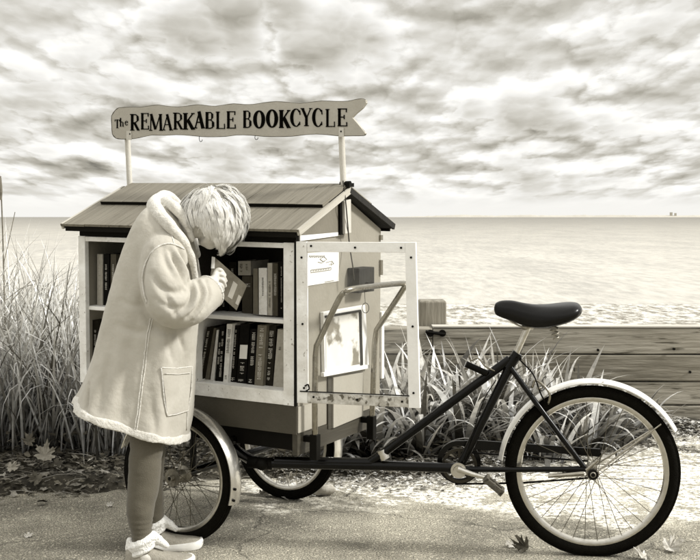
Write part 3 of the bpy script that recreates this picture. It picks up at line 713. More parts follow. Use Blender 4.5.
outline = [(115.5, 110.5), (119, 108), (130, 107.5), (140, 107.6), (150, 106.2), (158, 105.3), (168, 106.6), (178, 107.3), (188, 106.2), (198, 105), (208, 106), (216, 106.4), (226, 105), (234, 104), (244, 104.8), (254, 104.6), (264, 103), (276, 101.8), (288, 102.6), (300, 103.8), (310, 102.6), (322, 101.2), (336, 101.6), (348, 101.4), (356, 99.7), (362, 99.0), (365.5, 100.2), (366, 103), (362.5, 108), (356, 113.5), (352, 117.5), (356, 122), (361, 128), (365.4, 133.6), (363.5, 135.4), (352, 135.6), (340, 135.8), (328, 134.6), (316, 133.8), (304, 134.6), (292, 136.0), (278, 136.4), (264, 136.2), (250, 135), (236, 134.8), (226, 136.2), (214, 136.6), (202, 136.4), (190, 135.2), (176, 134.6), (164, 135.2), (152, 134.8), (144, 136.4), (134, 138.4), (122, 138.9), (116, 138.0), (112.6, 134), (112, 126), (111.8, 116)]
SGN = build('sign_board', MB().prism([SG(x, y, -.024) for x, y in outline], B_ * .014), m_sign, ROOT); tag(SGN, 'pennant-shaped board lettered The REMARKABLE BOOKCYCLE')
ec = cr([SG(x, y, -.0165) for x, y in outline + outline[:1]], 2); build('sign_edge', MB().tube(ec, .0028, 6, cap=False), m_edge, SGN)
for (bx, ex, y0, y1) in ((199.5, 202, 136, 141.5), (255.2, 256.6, 135.5, 139.5)):
    b = MB(); b.tube(cr([SG(bx, y0, -.02), SG(bx - .3, y0 + 2.5, -.02), SG(bx + .6, y1, -.02), SG(bx + 2.4, y1 - .4, -.02), SG(bx + 2.8, y1 - 2, -.02)], 4), .0014, 6); build('cup_hook', b, m_dark, SGN)
b = MB()
for sx, sy in ((130, 134), (341.2, 131.5)): b.disc(SG(sx, sy, -.026), B_, .004, .004, 8)
build('screw', b, m_dark, SGN)
# post heads lap over the front of the board
for (x_, y0, y1) in ((128.8, 131, 140), (341.2, 127.5, 137)):
    b = MB(); b.prism([SG(x_ - 2.4, y0, -.0275), SG(x_ + 2.4, y0, -.0275), SG(x_ + 2.6, y1, -.0275), SG(x_ - 2.6, y1, -.0275)], B_ * .003); build('post_lap', b, m_post, SGN)

# lettering: strokes in a unit box (x right, y down), widths in px
def strokes(ch):
    T, S, H = 1.0, .38, .30   # thick, thin, serif
    sf = lambda x, y, w_=.22: [(x - w_, y), (x + w_, y), S * .9]
    D = {
     'R': [[(.22, 0), (.22, 1), T], sf(.2, .03), sf(.24, .97), [(.22, .04), (.6, .04), (.82, .14), (.86, .27), (.78, .42), (.55, .52), (.25, .52), S], [(.80, .14), (.83, .40), T * .8], [(.45, .52), (.88, .97), T * .9], sf(.88, .97, .14)],
     'E': [[(.25, 0), (.25, 1), T], [(.08, .03), (.92, .03), S], [(.92, .0), (.90, .22), S], [(.25, .48), (.7, .48), S], [(.7, .36), (.7, .60), S], [(.08, .97), (.95, .97), S], [(.93, .76), (.96, 1), S]],
     'M': [[(.12, .0), (.10, 1), S], [(.13, .0), (.46, .92), T], [(.48, .9), (.82, .02), S], [(.83, 0), (.88, 1), T], sf(.1, .97, .12), sf(.88, .97, .14), sf(.13, .03, .1), sf(.84, .03, .13)],
     'A': [[(.5, .02), (.14, .97), S], [(.46, 0), (.82, 1), T], [(.27, .64), (.66, .64), S], sf(.14, .97, .16), sf(.83, .97, .17)],
     'K': [[(.22, 0), (.22, 1), T], sf(.22, .03, .2), sf(.22, .97, .2), [(.84, .03), (.28, .58), S], [(.42, .42), (.84, .98), T], sf(.84, .03, .14), sf(.86, .97, .15)],
     'B': [[(.22, 0), (.22, 1), T], [(.08, .03), (.6, .03), (.78, .12), (.8, .32), (.65, .46), (.25, .48), S], [(.77, .12), (.77, .36), T * .7], [(.6, .48), (.84, .58), (.90, .76), (.78, .93), (.55, .97), (.08, .97), S], [(.86, .60), (.86, .88), T * .85]],
     'L': [[(.26, 0), (.26, 1), T], sf(.26, .03, .2), [(.1, .97), (.94, .97), S], [(.92, .70), (.95, 1), S]],
     'Y': [[(.14, .02), (.5, .55), T], [(.86, .02), (.5, .56), S], [(.49, .5), (.49, 1), T], sf(.14, .03, .16), sf(.86, .03, .14), sf(.49, .97, .2)],
     'T': [[(.5, 0), (.5, 1), T], [(.02, .06), (.98, .06), S], [(.04, .02), (.04, .25), S], [(.96, .02), (.96, .25), S], sf(.5, .97, .22)],
     'h': [[(.2, -.25), (.2, 1), T], [(.22, .45), (.5, .3), (.76, .42), S], [(.76, .4), (.76, 1), T * .8], sf(.2, .97, .18), sf(.78, .97, .18)],
     'e': [[(.15, .62), (.85, .56), (.78, .38), (.5, .3), (.25, .42), (.16, .64), (.25, .88), (.5, 1), (.85, .88), S * 1.2]],
     'O': [], 'C': []}
    return D[ch]
def letter(mb, ch, x0, x1, y0, y1, wt, off=-.0262, rot=0, skew=0):
    w_, h_ = x1 - x0, y1 - y0; ex = CC * 0 + B_ * .0015
    cxm, cym = (x0 + x1) / 2, (y0 + y1) / 2
    def mp(x, y):
        X, Y = x0 + x * w_ + skew * (.5 - y) * h_, y0 + y * h_
        if rot: a = rot; dx, dy = X - cxm, Y - cym; X, Y = cxm + dx * math.cos(a) - dy * math.sin(a), cym + dx * math.sin(a) + dy * math.cos(a)
        return X, Y
    if ch in 'OC':
        n = 40; out = []; inn = []
        a0, a1 = (0, 2 * math.pi) if ch == 'O' else (R(42), R(318))
        for k in range(n + 1):
            a = a0 + (a1 - a0) * k / n
            ox, oy = .5 + .5 * math.cos(a), .5 + .5 * math.sin(a)
            tx = wt * 1.05 / w_; ty = wt * .42 / h_
            if ch == 'C': ox = .52 + .52 * math.cos(a)
            ix, iy = (.5 if ch == 'O' else .56) + (.5 - tx) * math.cos(a), .5 + (.5 - ty) * math.sin(a)
            out.append(mp(ox, oy)); inn.append(mp(ix, iy))
        for k in range(n):
            mb.prism([SG(*out[k], off), SG(*out[k + 1], off), SG(*inn[k + 1], off), SG(*inn[k], off)], ex)
        if ch == 'C':
            for q0, q1, q2 in (((.86, .1), (.9, .34), .45), ((.86, .72), (.88, .90), .4)):
                a, b_ = mp(*q0), mp(*q1); hw = wt * q2 * .5
                mb.prism([SG(a[0] - hw, a[1], off - .0001), SG(a[0] + hw, a[1], off - .0001), SG(b_[0] + hw, b_[1], off - .0001), SG(b_[0] - hw, b_[1], off - .0001)], ex)
        return
    for i, st in enumerate(strokes(ch)):
        pts = st[:-1]; hw = wt * st[-1] / 2; P = [mp(*p_) for p_ in pts]; o2 = off - .00012 * i
        for j in range(len(P) - 1):
            (ax_, ay), (bx, by) = P[j], P[j + 1]; dx, dy = bx - ax_, by - ay; ln = math.hypot(dx, dy) or 1; ox, oy = -dy / ln * hw, dx / ln * hw; exx, exy = (dx / ln * hw * .45, dy / ln * hw * .45) if len(P) > 2 else (0, 0)
            mb.prism([SG(ax_ + ox - exx, ay + oy - exy, o2 - j * .00002), SG(bx + ox + exx, by + oy + exy, o2 - j * .00002), SG(bx - ox + exx, by - oy + exy, o2 - j * .00002), SG(ax_ - ox - exx, ay - oy - exy, o2 - j * .00002)], ex)
LET = [('R', 130.0, 139.2, 114, 130.6, 2.5), ('E', 140, 148.8, 113, 129.6, 2.2), ('M', 149.2, 162.4, 114, 130.8, 2.3), ('A', 161.8, 172.8, 114.2, 130.4, 2.3), ('R', 173, 182.6, 112.6, 129.6, 2.3), ('K', 182.6, 194.6, 113, 129.6, 3.1), ('A', 193.6, 204.8, 111.4, 128.4, 3.1), ('B', 204.8, 214.2, 112, 128.8, 2.7), ('L', 215, 225, 111.6, 129, 2.3), ('E', 225.8, 235.6, 111.2, 128.6, 2.5),
       ('B', 242.6, 251.4, 110.6, 128, 2.5), ('O', 253, 265, 110.4, 128.6, 3.5), ('O', 265.8, 278, 109.4, 127.8, 3.5), ('K', 278.6, 290.4, 110, 128, 3.4), ('C', 290, 301, 108.6, 126.8, 2.4), ('Y', 300.6, 312.2, 108, 126.2, 2.5), ('C', 312, 323, 108, 127, 2.4), ('L', 324.6, 335, 109, 127, 2.2), ('E', 336.6, 347.2, 108.4, 126.4, 2.6),
       ('T', 114.6, 119.6, 119.4, 128.2, 1.2), ('h', 119.6, 123.8, 119.6, 126.6, 1.1), ('e', 124.2, 128.2, 119.2, 125.2, 1.2)]
for t in LET:
    b = MB(); letter(b, *t); build('letter', b, m_ink, SGN)

# side wall fittings ---------------------------------------------
NB = build('notice_frame', MB().prism([SD(320, 312, .002), SD(362, 304.6, .002), SD(366, 368, .002), (SD(321.5, 376, .002))], A_ * .016), m_white, ROOT, bevel=.002); tag(NB, 'white framed notice on the side wall')
build('notice_print', MB().prism([SD(326, 317, .019), SD(358.5, 311.4, .019), SD(360, 364, .019), SD(326, 370, .019)], A_ * .001), m_notice, NB)
for q in ([(324.6, 315.6), (360, 309.6), (360.2, 311.6), (324.8, 317.8)], [(358.6, 311), (360.4, 311), (362, 365), (360.2, 365)]):
    build('frame_lip', MB().prism([SD(x, y, .0185) for x, y in q], A_ * .006), m_block, NB)
build('sill', MB().prism([SD(320.8, 372.6, .018), SD(366.6, 364.4, .018), (SD(367.2, 367.8, .018)), SD(321, 376.4, .018)], A_ * .014), m_white, NB)
PP = build('poster', MB().prism([SD(306.5, 253, .002), SD(338.6, 251, .002), SD(338.6, 281, .002), SD(306.5, 286, .002)], A_ * .001), m_paper, ROOT); tag(PP, 'white paper poster with small drawings')
b = MB()
def mark(b, pts, wd, u=.0045):
    P_ = [SD(x, y, u) for x, y in pts]; b.tube(P_, wd, 5)
for k in range(8):
    x = 309 + k * 2.0; mark(b, [(x, 257 + .4 * (k % 2)), (x + 1.1, 255.3), (x + 1.4, 257.4)], .0012)
mark(b, [(320, 259), (324, 256.5), (327, 259.5), (323, 261.5), (320, 259)], .0012); mark(b, [(326, 262.5), (332, 261), (334, 264)], .001); mark(b, [(318, 262), (322, 263), (325, 261)], .001)
b2 = [(311, 270), (331, 267.4), (331, 269.8), (311, 272.6), (311, 270)]; mark(b, b2, .0012)
for k in range(7): mark(b, [(313 + k * 2.5, 270.9 - k * .33), (314.4 + k * 2.5, 270.6 - k * .33)], .0012)
mark(b, [(331.5, 262), (331.5, 266)], .0008); mark(b, [(329, 264.6), (334, 263.8)], .0008); mark(b, [(325, 282), (334, 280.4)], .0012)
build('poster_print', b, m_ink2, PP)
BK = build('side_block', MB().prism([SD(347.5, 268, .002), SD(363, 266.4, .002), SD(363, 290.5, .002), SD(347.5, 292.6, .002)], A_ * .055), m_block, ROOT, bevel=.003); tag(BK, 'dark wooden block on the side wall')
b = MB(); b.tube(cr([SG(343, 181, -.02), SD(345.5, 200, .045), SD(347.5, 222, .036), SD(349.5, 245, .03), SD(353, 268, .06), SD(354, 280, .062)], 5), .0026, 7)
build('hanging_cord', b, m_rope, ROOT, smooth=True)
for (x, y0, y1) in ((380, 260, 275), (380, 235, 240)):
    build('hinge', MB().prism([SD(x - .6, y0, .001), SD(x + 1.4, y0, .001), SD(x + 1.4, y1, .001), SD(x - .6, y1, .001)], A_ * .008), m_galv, CAB)
build('hinge', MB().prism([SD(380.2, 312, .001), SD(382.6, 311.6, .001), SD(382.6, 378, .001), SD(380.2, 378.4, .001)], A_ * .008), m_white, CAB)
# push handle ------------------------------------------------------
def HU(px, py, out=0.055): return hit(px, py, P0 + A_ * out, A_)
leg_n = [HU(315, 452, .05), HU(314.8, 400, .05), HU(315.5, 356, .05), HU(316.5, 346, .052)]
pn = HU(316.5, 346, .052); 
vN = toL(pn)[1]
def VN(px, py, v): return hit(px, py, P0 + B_ * v, B_)
pf = HU(376, 329, .052); vF = toL(pf)[1]
near = leg_n + [VN(339, 299, vN), VN(345, 292.5, vN + .003), VN(352, 288.6, vN + .02)]
far_ = [HU(371.5, 432, .05), HU(373, 390, .05), HU(374.5, 345, .05), HU(376.5, 330, .052), VN(402, 290, vF), VN(404, 285.6, vF - .004)]
cross = [VN(352, 288.6, vN + .02), VN(368, 287.0, vN + (vF - vN) * .36), VN(400, 283.2, vF - .03), VN(404, 285.6, vF - .004)]
path = leg_n[:3] + cr([leg_n[3], VN(339, 299, vN), VN(345, 292.6, vN + .004), VN(354, 288.6, vN + .03), VN(400, 283.4, vF - .03), VN(404.5, 285.4, vF), VN(402, 291, vF), far_[3]], 5) + far_[::-1][3:]
HB = build('push_handle', MB().tube(path, .0118, 14), m_galv, ROOT, smooth='auto'); tag(HB, 'bent steel tube push handle')
for q in (leg_n[0], far_[0]):
    build('handle_bracket', MB().box(q - A_ * .02 + CC * .05, A_ * .028, B_ * .012, CC * .012).box(q + CC * .02, A_ * .016, B_ * .016, CC * .05), m_dark, HB, bevel=.002)
c1 = VN(367, 287.4, vN + (vF - vN) * .34)
build('clamp', MB().tube([c1 - B_ * .010, c1 + B_ * .012], .0165, 14).tube([c1 + B_ * .02, c1 + B_ * .028], .015, 14).box(c1 + CC * .014 + B_ * .02, A_ * .008, B_ * .022, CC * .006), m_dark, HB, bevel=.001)
KR = thing('key_ring', Vector((c1.x, c1.y, c1.z - .1)), 'small wire ring hanging from the clamp on the push handle', 'ring')
kp = lambda x, y: hit(x, y, c1, Vector((0, 1, 0)))
build('ring', MB().tube([kp(365.5 + 3.4 * math.cos(a), 308 + 5 * math.sin(a)) for a in [2 * math.pi * k / 28 for k in range(29)]], .0014, 6, cap=False), m_dark, KR)
build('wire', MB().tube([kp(364.6, 290), kp(364.8, 296), kp(365.2, 303)], .0012, 6), m_dark, KR)

# open clear door --------------------------------------------------
H0 = P0 + B_ * -.012 + A_ * .002; 
dT = Vector((.252 - H0.x, 4.28 - H0.y, 0)).normalized(); dN = Vector((dT.y, -dT.x, 0)); dN = dN if dN.y < 0 else -dN
def DR(px, py, off=0): return hit(px, py, H0 + dN * off, dN)
def dq(pts, o0, o1, name, m, parent, bevel=.0015): return build(name, MB().prism([DR(x, y, o0) for x, y in pts], dN * (o1 - o0)), m, parent, bevel=bevel)
DOOR = dq([(297.5, 241.5), (308, 241.6), (308.8, 402.6), (298.5, 402.2)], 0, .018, 'door', m_white_worn, ROOT); tag(DOOR, 'open white framed clear door')
dq([(406, 242.2), (416.6, 242.2), (421, 407.6), (409.6, 407.2)], 0, .018, 'stile', m_white, DOOR)
dq([(308.2, 241.8), (405.9, 242.2), (406.1, 252.6), (308.3, 251.8)], .001, .017, 'top_rail', m_white, DOOR)
dq([(308.9, 391.8), (409.3, 396.6), (409.5, 406.8), (308.9, 402.4)], .001, .017, 'bottom_rail', mat('rusty_rail_paint', .55, .6, .5, 26, .4, 60, speck=(.12, .55, 38)), DOOR)
dq([(300, 390.6), (409.2, 395.2), (409.2, 396.4), (300, 391.8)], .0185, .021, 'rail_strip', m_block, DOOR, 0)
gm, gnt, gb = newmat('scuffed_clear_plastic'); gl = gnt.links.new
tr = N(gnt, 'ShaderNodeBsdfTransparent'); tr.inputs[0].default_value = (.97, .97, .96, 1)
gls = N(gnt, 'ShaderNodeBsdfGlossy'); gls.inputs['Roughness'].default_value = .06
dif = N(gnt, 'ShaderNodeBsdfDiffuse'); dif.inputs[0].default_value = (.85, .84, .8, 1)
fr = N(gnt, 'ShaderNodeFresnel'); fr.inputs[0].default_value = 1.45
m1 = N(gnt, 'ShaderNodeMixShader'); gl(fr.outputs[0], m1.inputs[0]); gl(tr.outputs[0], m1.inputs[1]); gl(gls.outputs[0], m1.inputs[2])
nn = N(gnt, 'ShaderNodeTexNoise'); nn.inputs['Scale'].default_value = 7; nn.inputs['Detail'].default_value = 6
mrr = N(gnt, 'ShaderNodeMapRange'); gl(nn.outputs['Fac'], mrr.inputs['Value']); mrr.inputs['From Min'].default_value = .35; mrr.inputs['From Max'].default_value = .75; mrr.inputs['To Min'].default_value = .015; mrr.inputs['To Max'].default_value = .10
m2 = N(gnt, 'ShaderNodeMixShader'); gl(mrr.outputs[0], m2.inputs[0]); gl(m1.outputs[0], m2.inputs[1]); gl(dif.outputs[0], m2.inputs[2]); gl(m2.outputs[0], gnt.nodes['Material Output'].inputs['Surface'])
build('glass_pane', MB().add([DR(308, 251.5, .009), DR(406, 252, .009), DR(409.6, 397, .009), DR(308.8, 392, .009)], [(0, 1, 2, 3)]), gm, DOOR, fix=False)
for (x, y) in ((311, 246), (355, 247.6), (401, 247.8), (411, 257.5), (301.5, 257.5), (302.5, 324), (412.6, 326.5), (413.5, 393), (313.5, 397), (357, 399.6), (402, 401.6), (304, 388)):
    build('screw', MB().disc(DR(x, y, .0195), dN, .0042, .004, 10), m_dark, DOOR)
b = MB(); b.tube(cr([DR(305, 386, .02), DR(308, 384.6, .035), DR(309, 389, .03), DR(306, 391, .022)], 4), .003, 6); build('latch_hook', b, m_dark, DOOR)

# ------------------------------------------------------------------ books
PAL = {'black': .003, 'dark': .016, 'grey': .17, 'pale': .40, 'white': .78, 'mid': .07}
bookmats = {k: mat('book_cover_' + k, v, .55, .16, 60, .1, 90, spec=.12) for k, v in PAL.items()}
m_pages = mat('book_pages', .6, .8, .15, 160, .3, 200)
m_ti_l = mat('pale_title_print', .55, .6, .1); m_ti_d = mat('dark_title_print', .05, .6, .1)
def book(quad, v0, depth, colr, label, marks=None, dark=False, group=None, patch=None, seed=0):
    """quad: spine corners TL,TR,BR,BL in image-plane order, laid on the plane v=v0 of the cabinet"""
    rr = random.Random(seed * 13 + 5)
    P_ = [FR(x, y, v0) for x, y in quad]
    if P_[2].z < P_[3].z - .02: pass
    bot = (P_[2] + P_[3]) / 2
    root = thing('book', bot, label, 'book', group)
    cv = MB(); cv.prism(P_, B_ * .0025)
    tl, tr_, br, bl = P_; e1 = (tr_ - tl).normalized(); e2 = (br - bl).normalized(); th = .0022
    cv.prism([tl, tl + e1 * th, bl + e2 * th, bl], B_ * depth); cv.prism([tr_ - e1 * th, tr_, br, br - e2 * th], B_ * depth)
    build('cover', cv, bookmats[colr], root, bevel=.0008)
    s_ = (tl - bl).normalized() * .004
    build('pages', MB().prism([tl + e1 * th * 1.1 - s_ + B_ * .003, tr_ - e1 * th * 1.1 - s_ + B_ * .003, br - e2 * th * 1.1 + s_ + B_ * .003, bl + e2 * th * 1.1 + s_ + B_ * .003], B_ * (depth - .008)), m_pages, root)
    def Q(s, t):  # s across 0..1, t down 0..1
        return (tl * (1 - s) + tr_ * s) * (1 - t) + (bl * (1 - s) + br * s) * t
    if marks:
        for (t0, t1, s0, s1) in marks:
            mb = MB(); H = (tl - bl).length; nl = max(2, int((t1 - t0) * H / .0062)); k = 0
            for i in range(nl):
                if rr.random() < .14: continue
                a, c = t0 + (t1 - t0) * (i + .12) / nl, t0 + (t1 - t0) * (i + .78) / nl; mid = (a + c) / 2
                o = B_ * -.0008
                kind = rr.randrange(4)
                def bar(sa, sb, ta, tb): mb.prism([Q(sa, ta) + o, Q(sb, ta) + o, Q(sb, tb) + o, Q(sa, tb) + o], B_ * .0007)
                d = (c - a) * .28
                bar(s0, s1, a, a + d)
                if kind in (0, 2): bar(s0, s1, c - d, c)
                if kind in (0, 1): bar(s0, s0 + (s1 - s0) * .25, a + d, c - d)
                if kind in (1, 3): bar(s0 + (s1 - s0) * .42, s0 + (s1 - s0) * .62, a + d, c)
            if mb.v: build('title_print', mb, m_ti_d if dark else m_ti_l, root)
    if patch:
        s0, s1, t0, t1, mm = patch; o = B_ * -.0012
        build('spine_patch', MB().prism([Q(s0, t0) + o, Q(s1, t0) + o, Q(s1, t1) + o, Q(s0, t1) + o], B_ * .0007), mm, root)
    return root
lw = [
 ([(207, 327), (211.6, 327), (202.6, 379), (198, 378.4)], 'dark', 'dark paperback leaning hardest, leftmost of the visible lower shelf row', [(.08, .9, .3, .7)], False, None),
 ([(212, 328), (216.2, 328), (209.4, 380.2), (204.6, 379.8)], 'grey', 'plain grey spine leaning, second from the left on the lower shelf', None, False, None),
 ([(216.6, 330), (219.0, 330), (214.4, 380.8), (210.2, 380.3)], 'white', 'thin plain white spine leaning on the lower shelf, third from the left', None, False, None),
 ([(219.6, 326), (225, 325.4), (222, 381.6), (215.2, 381)], 'black', 'black book with a pale title line, just left of the white lettered spine', [(.1, .92, .55, .85), (.3, .7, .15, .4)], False, None),
 ([(226.8, 324), (232.6, 324), (228, 382.6), (223, 382)], 'white', 'white spine with bold black lettering on the lower shelf', [(.06, .5, .25, .8), (.88, .95, .3, .7)], True, None),
 ([(233, 325.4), (240, 325), (235.8, 383.4), (228.4, 382.8)], 'black', 'black book with fine grey title, right of the white lettered spine', [(.08, .78, .4, .6), (.9, .96, .2, .8)], False, None),
 ([(240.4, 323.6), (250, 323.6), (246, 384.4), (236.2, 383.6)], 'black', 'thick black book with a white square patch on its spine', [(.64, .84, .3, .7), (.92, .96, .2, .7)], False, (.15, .92, .35, .58, m_paper)),
 ([(250.4, 329), (257, 329), (253.8, 385), (246.4, 384.4)], 'black', 'black book with a white title, right of the white square patch', [(.06, .66, .35, .8), (.9, .97, .3, .7)], False, None),
 ([(257.6, 325), (267, 325.4), (263, 386), (254.2, 385.2)], 'grey', 'thick grey book with tall pale letters on the lower shelf', [(.05, .38, .3, .7), (.48, .9, .3, .7)], False, None),
 ([(267.6, 325.6), (276.4, 326), (272.4, 387), (263.4, 386.2)], 'dark', 'dark grey book with large pale title, second from the right on the lower shelf', [(.08, .55, .3, .75), (.6, .9, .35, .65)], False, None),
 ([(277.6, 329), (284.6, 329.6), (283.8, 388), (272.8, 387.2)], 'pale', 'thick pale grey book at the right end of the lower shelf', [(.3, .36, .35, .6)], True, None)]
for i, (q, c, lab, mk, dk, pt_) in enumerate(lw): book(q, .045 + .006 * ((i * 7) % 4), .14, c, lab, mk, dk, patch=pt_, seed=i)
upb = [
 ([(253, 268.4), (258, 268.4), (258.4, 314.4), (253, 314)], .06, 'grey', 'plain grey spine left of the white book on the upper shelf', None, False),
 ([(258.6, 268), (267, 268), (267.2, 315.2), (258.8, 314.6)], .05, 'white', 'wide white spine on the upper shelf', [(.2, .6, .4, .6)], True),
 ([(267.4, 263), (272.2, 263), (272.2, 315.6), (267.4, 315.2)], .05, 'pale', 'tall cream spine right of the white book on the upper shelf', [(.35, .85, .3, .7)], True),
 ([(272.6, 263), (277.8, 263.2), (277.8, 316), (272.6, 315.6)], .055, 'mid', 'grey spine with a bold white title, second from the right on the upper shelf', [(.2, .62, .3, .75)], False),
 ([(278.4, 261), (284.2, 261), (284.2, 316.4), (278.4, 316)], .06, 'black', 'black spine with fine dots at the right end of the upper shelf', [(.1, .9, .45, .6)], False),
 ([(242, 276), (252.4, 276), (252.4, 313.4), (242, 312.8)], .12, 'mid', 'mottled grey book standing under a small pale one on the upper shelf', [(.1, .3, .2, .8)], False),
 ([(238, 261), (251, 261), (251, 275.4), (238, 275.2)], .115, 'pale', 'small pale book laid on top of the mottled grey one', [(.2, .8, .15, .35), (.2, .8, .6, .75)], True),
 ([(229, 262), (236.6, 262), (236.6, 312.6), (229, 312)], .15, 'dark', 'dark book deep in the upper shelf behind the held book', [(.1, .4, .3, .6)], False),
 ([(199.5, 259), (208.5, 259), (208.5, 310.4), (199.5, 310)], .10, 'black', 'black book against the divider on the upper shelf, behind the reader\'s wrist', None, False),  # this and the next book added to darken the shaded shelf
 ([(209, 262), (218.5, 262), (218.5, 311), (209, 310.5)], .12, 'dark', 'dark plain book on the upper shelf directly behind the held book\'s left edge', None, False),
 ([(219, 264), (228, 264), (228, 312), (219, 311.4)], .15, 'black', 'black book deep in the upper shelf at the reader\'s hand', [(.6, .9, .3, .6)], False)]
for i, (q, v0, c, lab, mk, dk) in enumerate(upb): book(q, v0, .13, c, lab, mk, dk, seed=40 + i)
# left compartment
lx = [(98, 'mid', 'grey'), (104, 'black', 'black'), (110, 'dark', 'dark'), (118, 'black', 'black')]
for i, (x, c, nm) in enumerate([(97, 'pale', 'pale book at the left end of the upper left compartment'), (103.5, 'black', 'black book beside the pale one in the upper left compartment'), (110.5, 'mid', 'grey book by the coat in the upper left compartment')]):
    book([(x, 254), (x + 5.8, 254.2), (x + 5.8, 305.5), (x, 305)], .06, .14, c, nm, [(.2, .7, .3, .6)], False, seed=70 + i)
for i, (x, c, nm) in enumerate([(92.5, 'dark', 'dark book at the left end of the lower left compartment')]):
    book([(x, 320), (x + 6, 320), (x + 6, 370), (x, 369.4)], .05, .14, c, nm, [(.2, .7, .3, .6)], False, seed=90 + i)
# held book
HBn = Vector((.25, -1, .12)).normalized(); hbo = PT(228, 284, 4.43)
def HP(px, py, off=0): return hit(px, py, hbo + HBn * off, HBn)
hb = thing('held_book', HP(236, 309), 'grey paperback tilted open in the reader\'s hand', 'book')
q = [(214.6, 257.2), (247, 285.5), (236.5, 310.4), (209, 286)]
c = MB(); c.prism([HP(x, y, .012) for x, y in q], HBn * .002); c.prism([HP(x, y, -.004) for x, y in q], HBn * .002); build('cover', c, bookmats['grey'], hb, bevel=.0006)
build('pages', MB().prism([HP(x, y, -.0015) for x, y in [(213.4, 257.2), (245.6, 285.5), (235.6, 308.8), (209, 285)]], HBn * .013), m_pages, hb)
build('page_edge', MB().prism([HP(x, y, .0125) for x, y in [(211.8, 256.6), (215, 257.4), (214.4, 268.5), (211, 268.5)]], HBn * .0045), m_paper, hb)
m_lab = mat('cover_label', .42, .6, .1)
build('cover_label', MB().prism([HP(x, y, .0143) for x, y in [(233.4, 281), (237.6, 284.6), (232, 299.4), (227.6, 296.4)]], HBn * .0005), m_lab, hb)
build('cover_label', MB().prism([HP(x, y, .0143) for x, y in [(238.6, 294.6), (241.4, 296.8), (238.0, 305.4), (235.2, 303.4)]], HBn * .0005), m_lab, hb)

#PERSON_START
# ------------------------------------------------------------------ the reader
m_coat = mat('suede_coat', .44, .85, .10, 9, .16, 90, spec=.1, sheen=.15)
m_shear = mat('shearling', .58, .9, .14, 60, .5, 130, spec=.1, sheen=.3)
m_skin = mat('skin', .60, .5, .12, 30, .2, 160, spec=.35)
m_legg = mat('grey_leggings', .10, .8, .10, 14, .3, 260, spec=.15, sheen=.2)
m_knit = mat('grey_shoe_knit', .30, .8, .18, 90, .5, 240)
m_solew = mat('white_sole', .78, .6, .06, 20, .1, 80)
m_fluff = mat('white_fleece_cuff', .80, .9, .12, 60, 1.0, 120)
m_eye = mat('eye_white', .6, .2, .05); m_iris_ = mat('eye_iris', .03, .2, .1); m_lip = mat('lips', .25, .45, .1)
m_seam = mat('seam_piping', .60, .8, .12, 60, .6, 120)
P = thing('person', Vector((PT(150, 555, 4.38).x, 4.38, 0)), 'white haired person in a long pale coat bending to read a book at the cabinet', 'person')
def solid(mb, voxel, iters=6, fac=.5):
    me = bpy.data.meshes.new('tmp'); me.from_pydata([tuple(v) for v in mb.v], [], mb.f); me.update()
    bm = bmesh.new(); bm.from_mesh(me); bmesh.ops.recalc_face_normals(bm, faces=bm.faces); bm.to_mesh(me); bm.free()
    o = bpy.data.objects.new('tmp', me); COL.objects.link(o)
    r = o.modifiers.new('r', 'REMESH'); r.mode = 'VOXEL'; r.voxel_size = voxel
    s = o.modifiers.new('s', 'SMOOTH'); s.factor = fac; s.iterations = iters
    dg = bpy.context.evaluated_depsgraph_get(); dg.update(); ev = o.evaluated_get(dg); m2 = ev.to_mesh()
    vs = [v.co.copy() for v in m2.vertices]; ns = [v.normal.copy() for v in m2.vertices]; fs = [tuple(p.vertices) for p in m2.polygons]
    ev.to_mesh_clear(); bpy.data.objects.remove(o); bpy.data.meshes.remove(me)
    return vs, ns, fs
def as_mb(vs, fs): m = MB(); m.v = [Vector(v) for v in vs]; m.f = fs; return m
def chain(mb, pts, rad, n=14, k=4):
    P_ = cr(pts, k); m = len(P_) - 1; rr = [interp([(i * k, r) for i, r in enumerate(rad)], j) for j in range(m + 1)]
    # rounded ends
    d0 = (P_[0] - P_[1]).normalized(); d1 = (P_[-1] - P_[-2]).normalized()
    P_ = [P_[0] + d0 * rr[0] * .9, P_[0] + d0 * rr[0] * .55] + P_ + [P_[-1] + d1 * rr[-1] * .55, P_[-1] + d1 * rr[-1] * .9]
    rr = [rr[0] * .35, rr[0] * .8] + rr + [rr[-1] * .8, rr[-1] * .35]
    mb.tube(P_, rr, n)
# --- head
HC = PT(212.5, 219, 4.36)
hf = Vector((.66, .16, -.74)).normalized(); hu = Vector((.74, .10, .66)); hu = (hu - hf * hu.dot(hf)).normalized(); hl = hu.cross(hf)
def head_r(d):
    x, y, z = d   # forward, left, up
    ex, ey, ez = .098, .074, .112
    r = 1 / math.sqrt((x / ex) ** 2 + (y / ey) ** 2 + (z / ez) ** 2)
    g = lambda cx, cy, cz, s_: math.exp(-((x - cx) ** 2 + (y - cy) ** 2 + (z - cz) ** 2) / (2 * s_ * s_))
    r += .022 * g(1, 0, -.20, .085) + .010 * g(1, 0, .02, .07) + .006 * (g(.93, .28, .18, .12) + g(.93, -.28, .18, .12))
    r -= .010 * (g(.92, .34, .02, .11) + g(.92, -.34, .02, .11))
    r += .007 * (g(.8, .5, -.2, .18) + g(.8, -.5, -.2, .18))
    r += .006 * g(.90, 0, -.50, .07) - .004 * g(.94, 0, -.38, .04) + .013 * g(.70, 0, -.74, .13)
    if z < -.35 and x < .3: r *= 1 - .22 * ss(.35, .9, -z)
    return r
def hp(d, k=1.0): d = Vector(d).normalized(); return HC + (hf * d.x + hl * d.y + hu * d.z) * head_r(d) * k
hd_ = MB(); n = 44; vs = []; fs = []
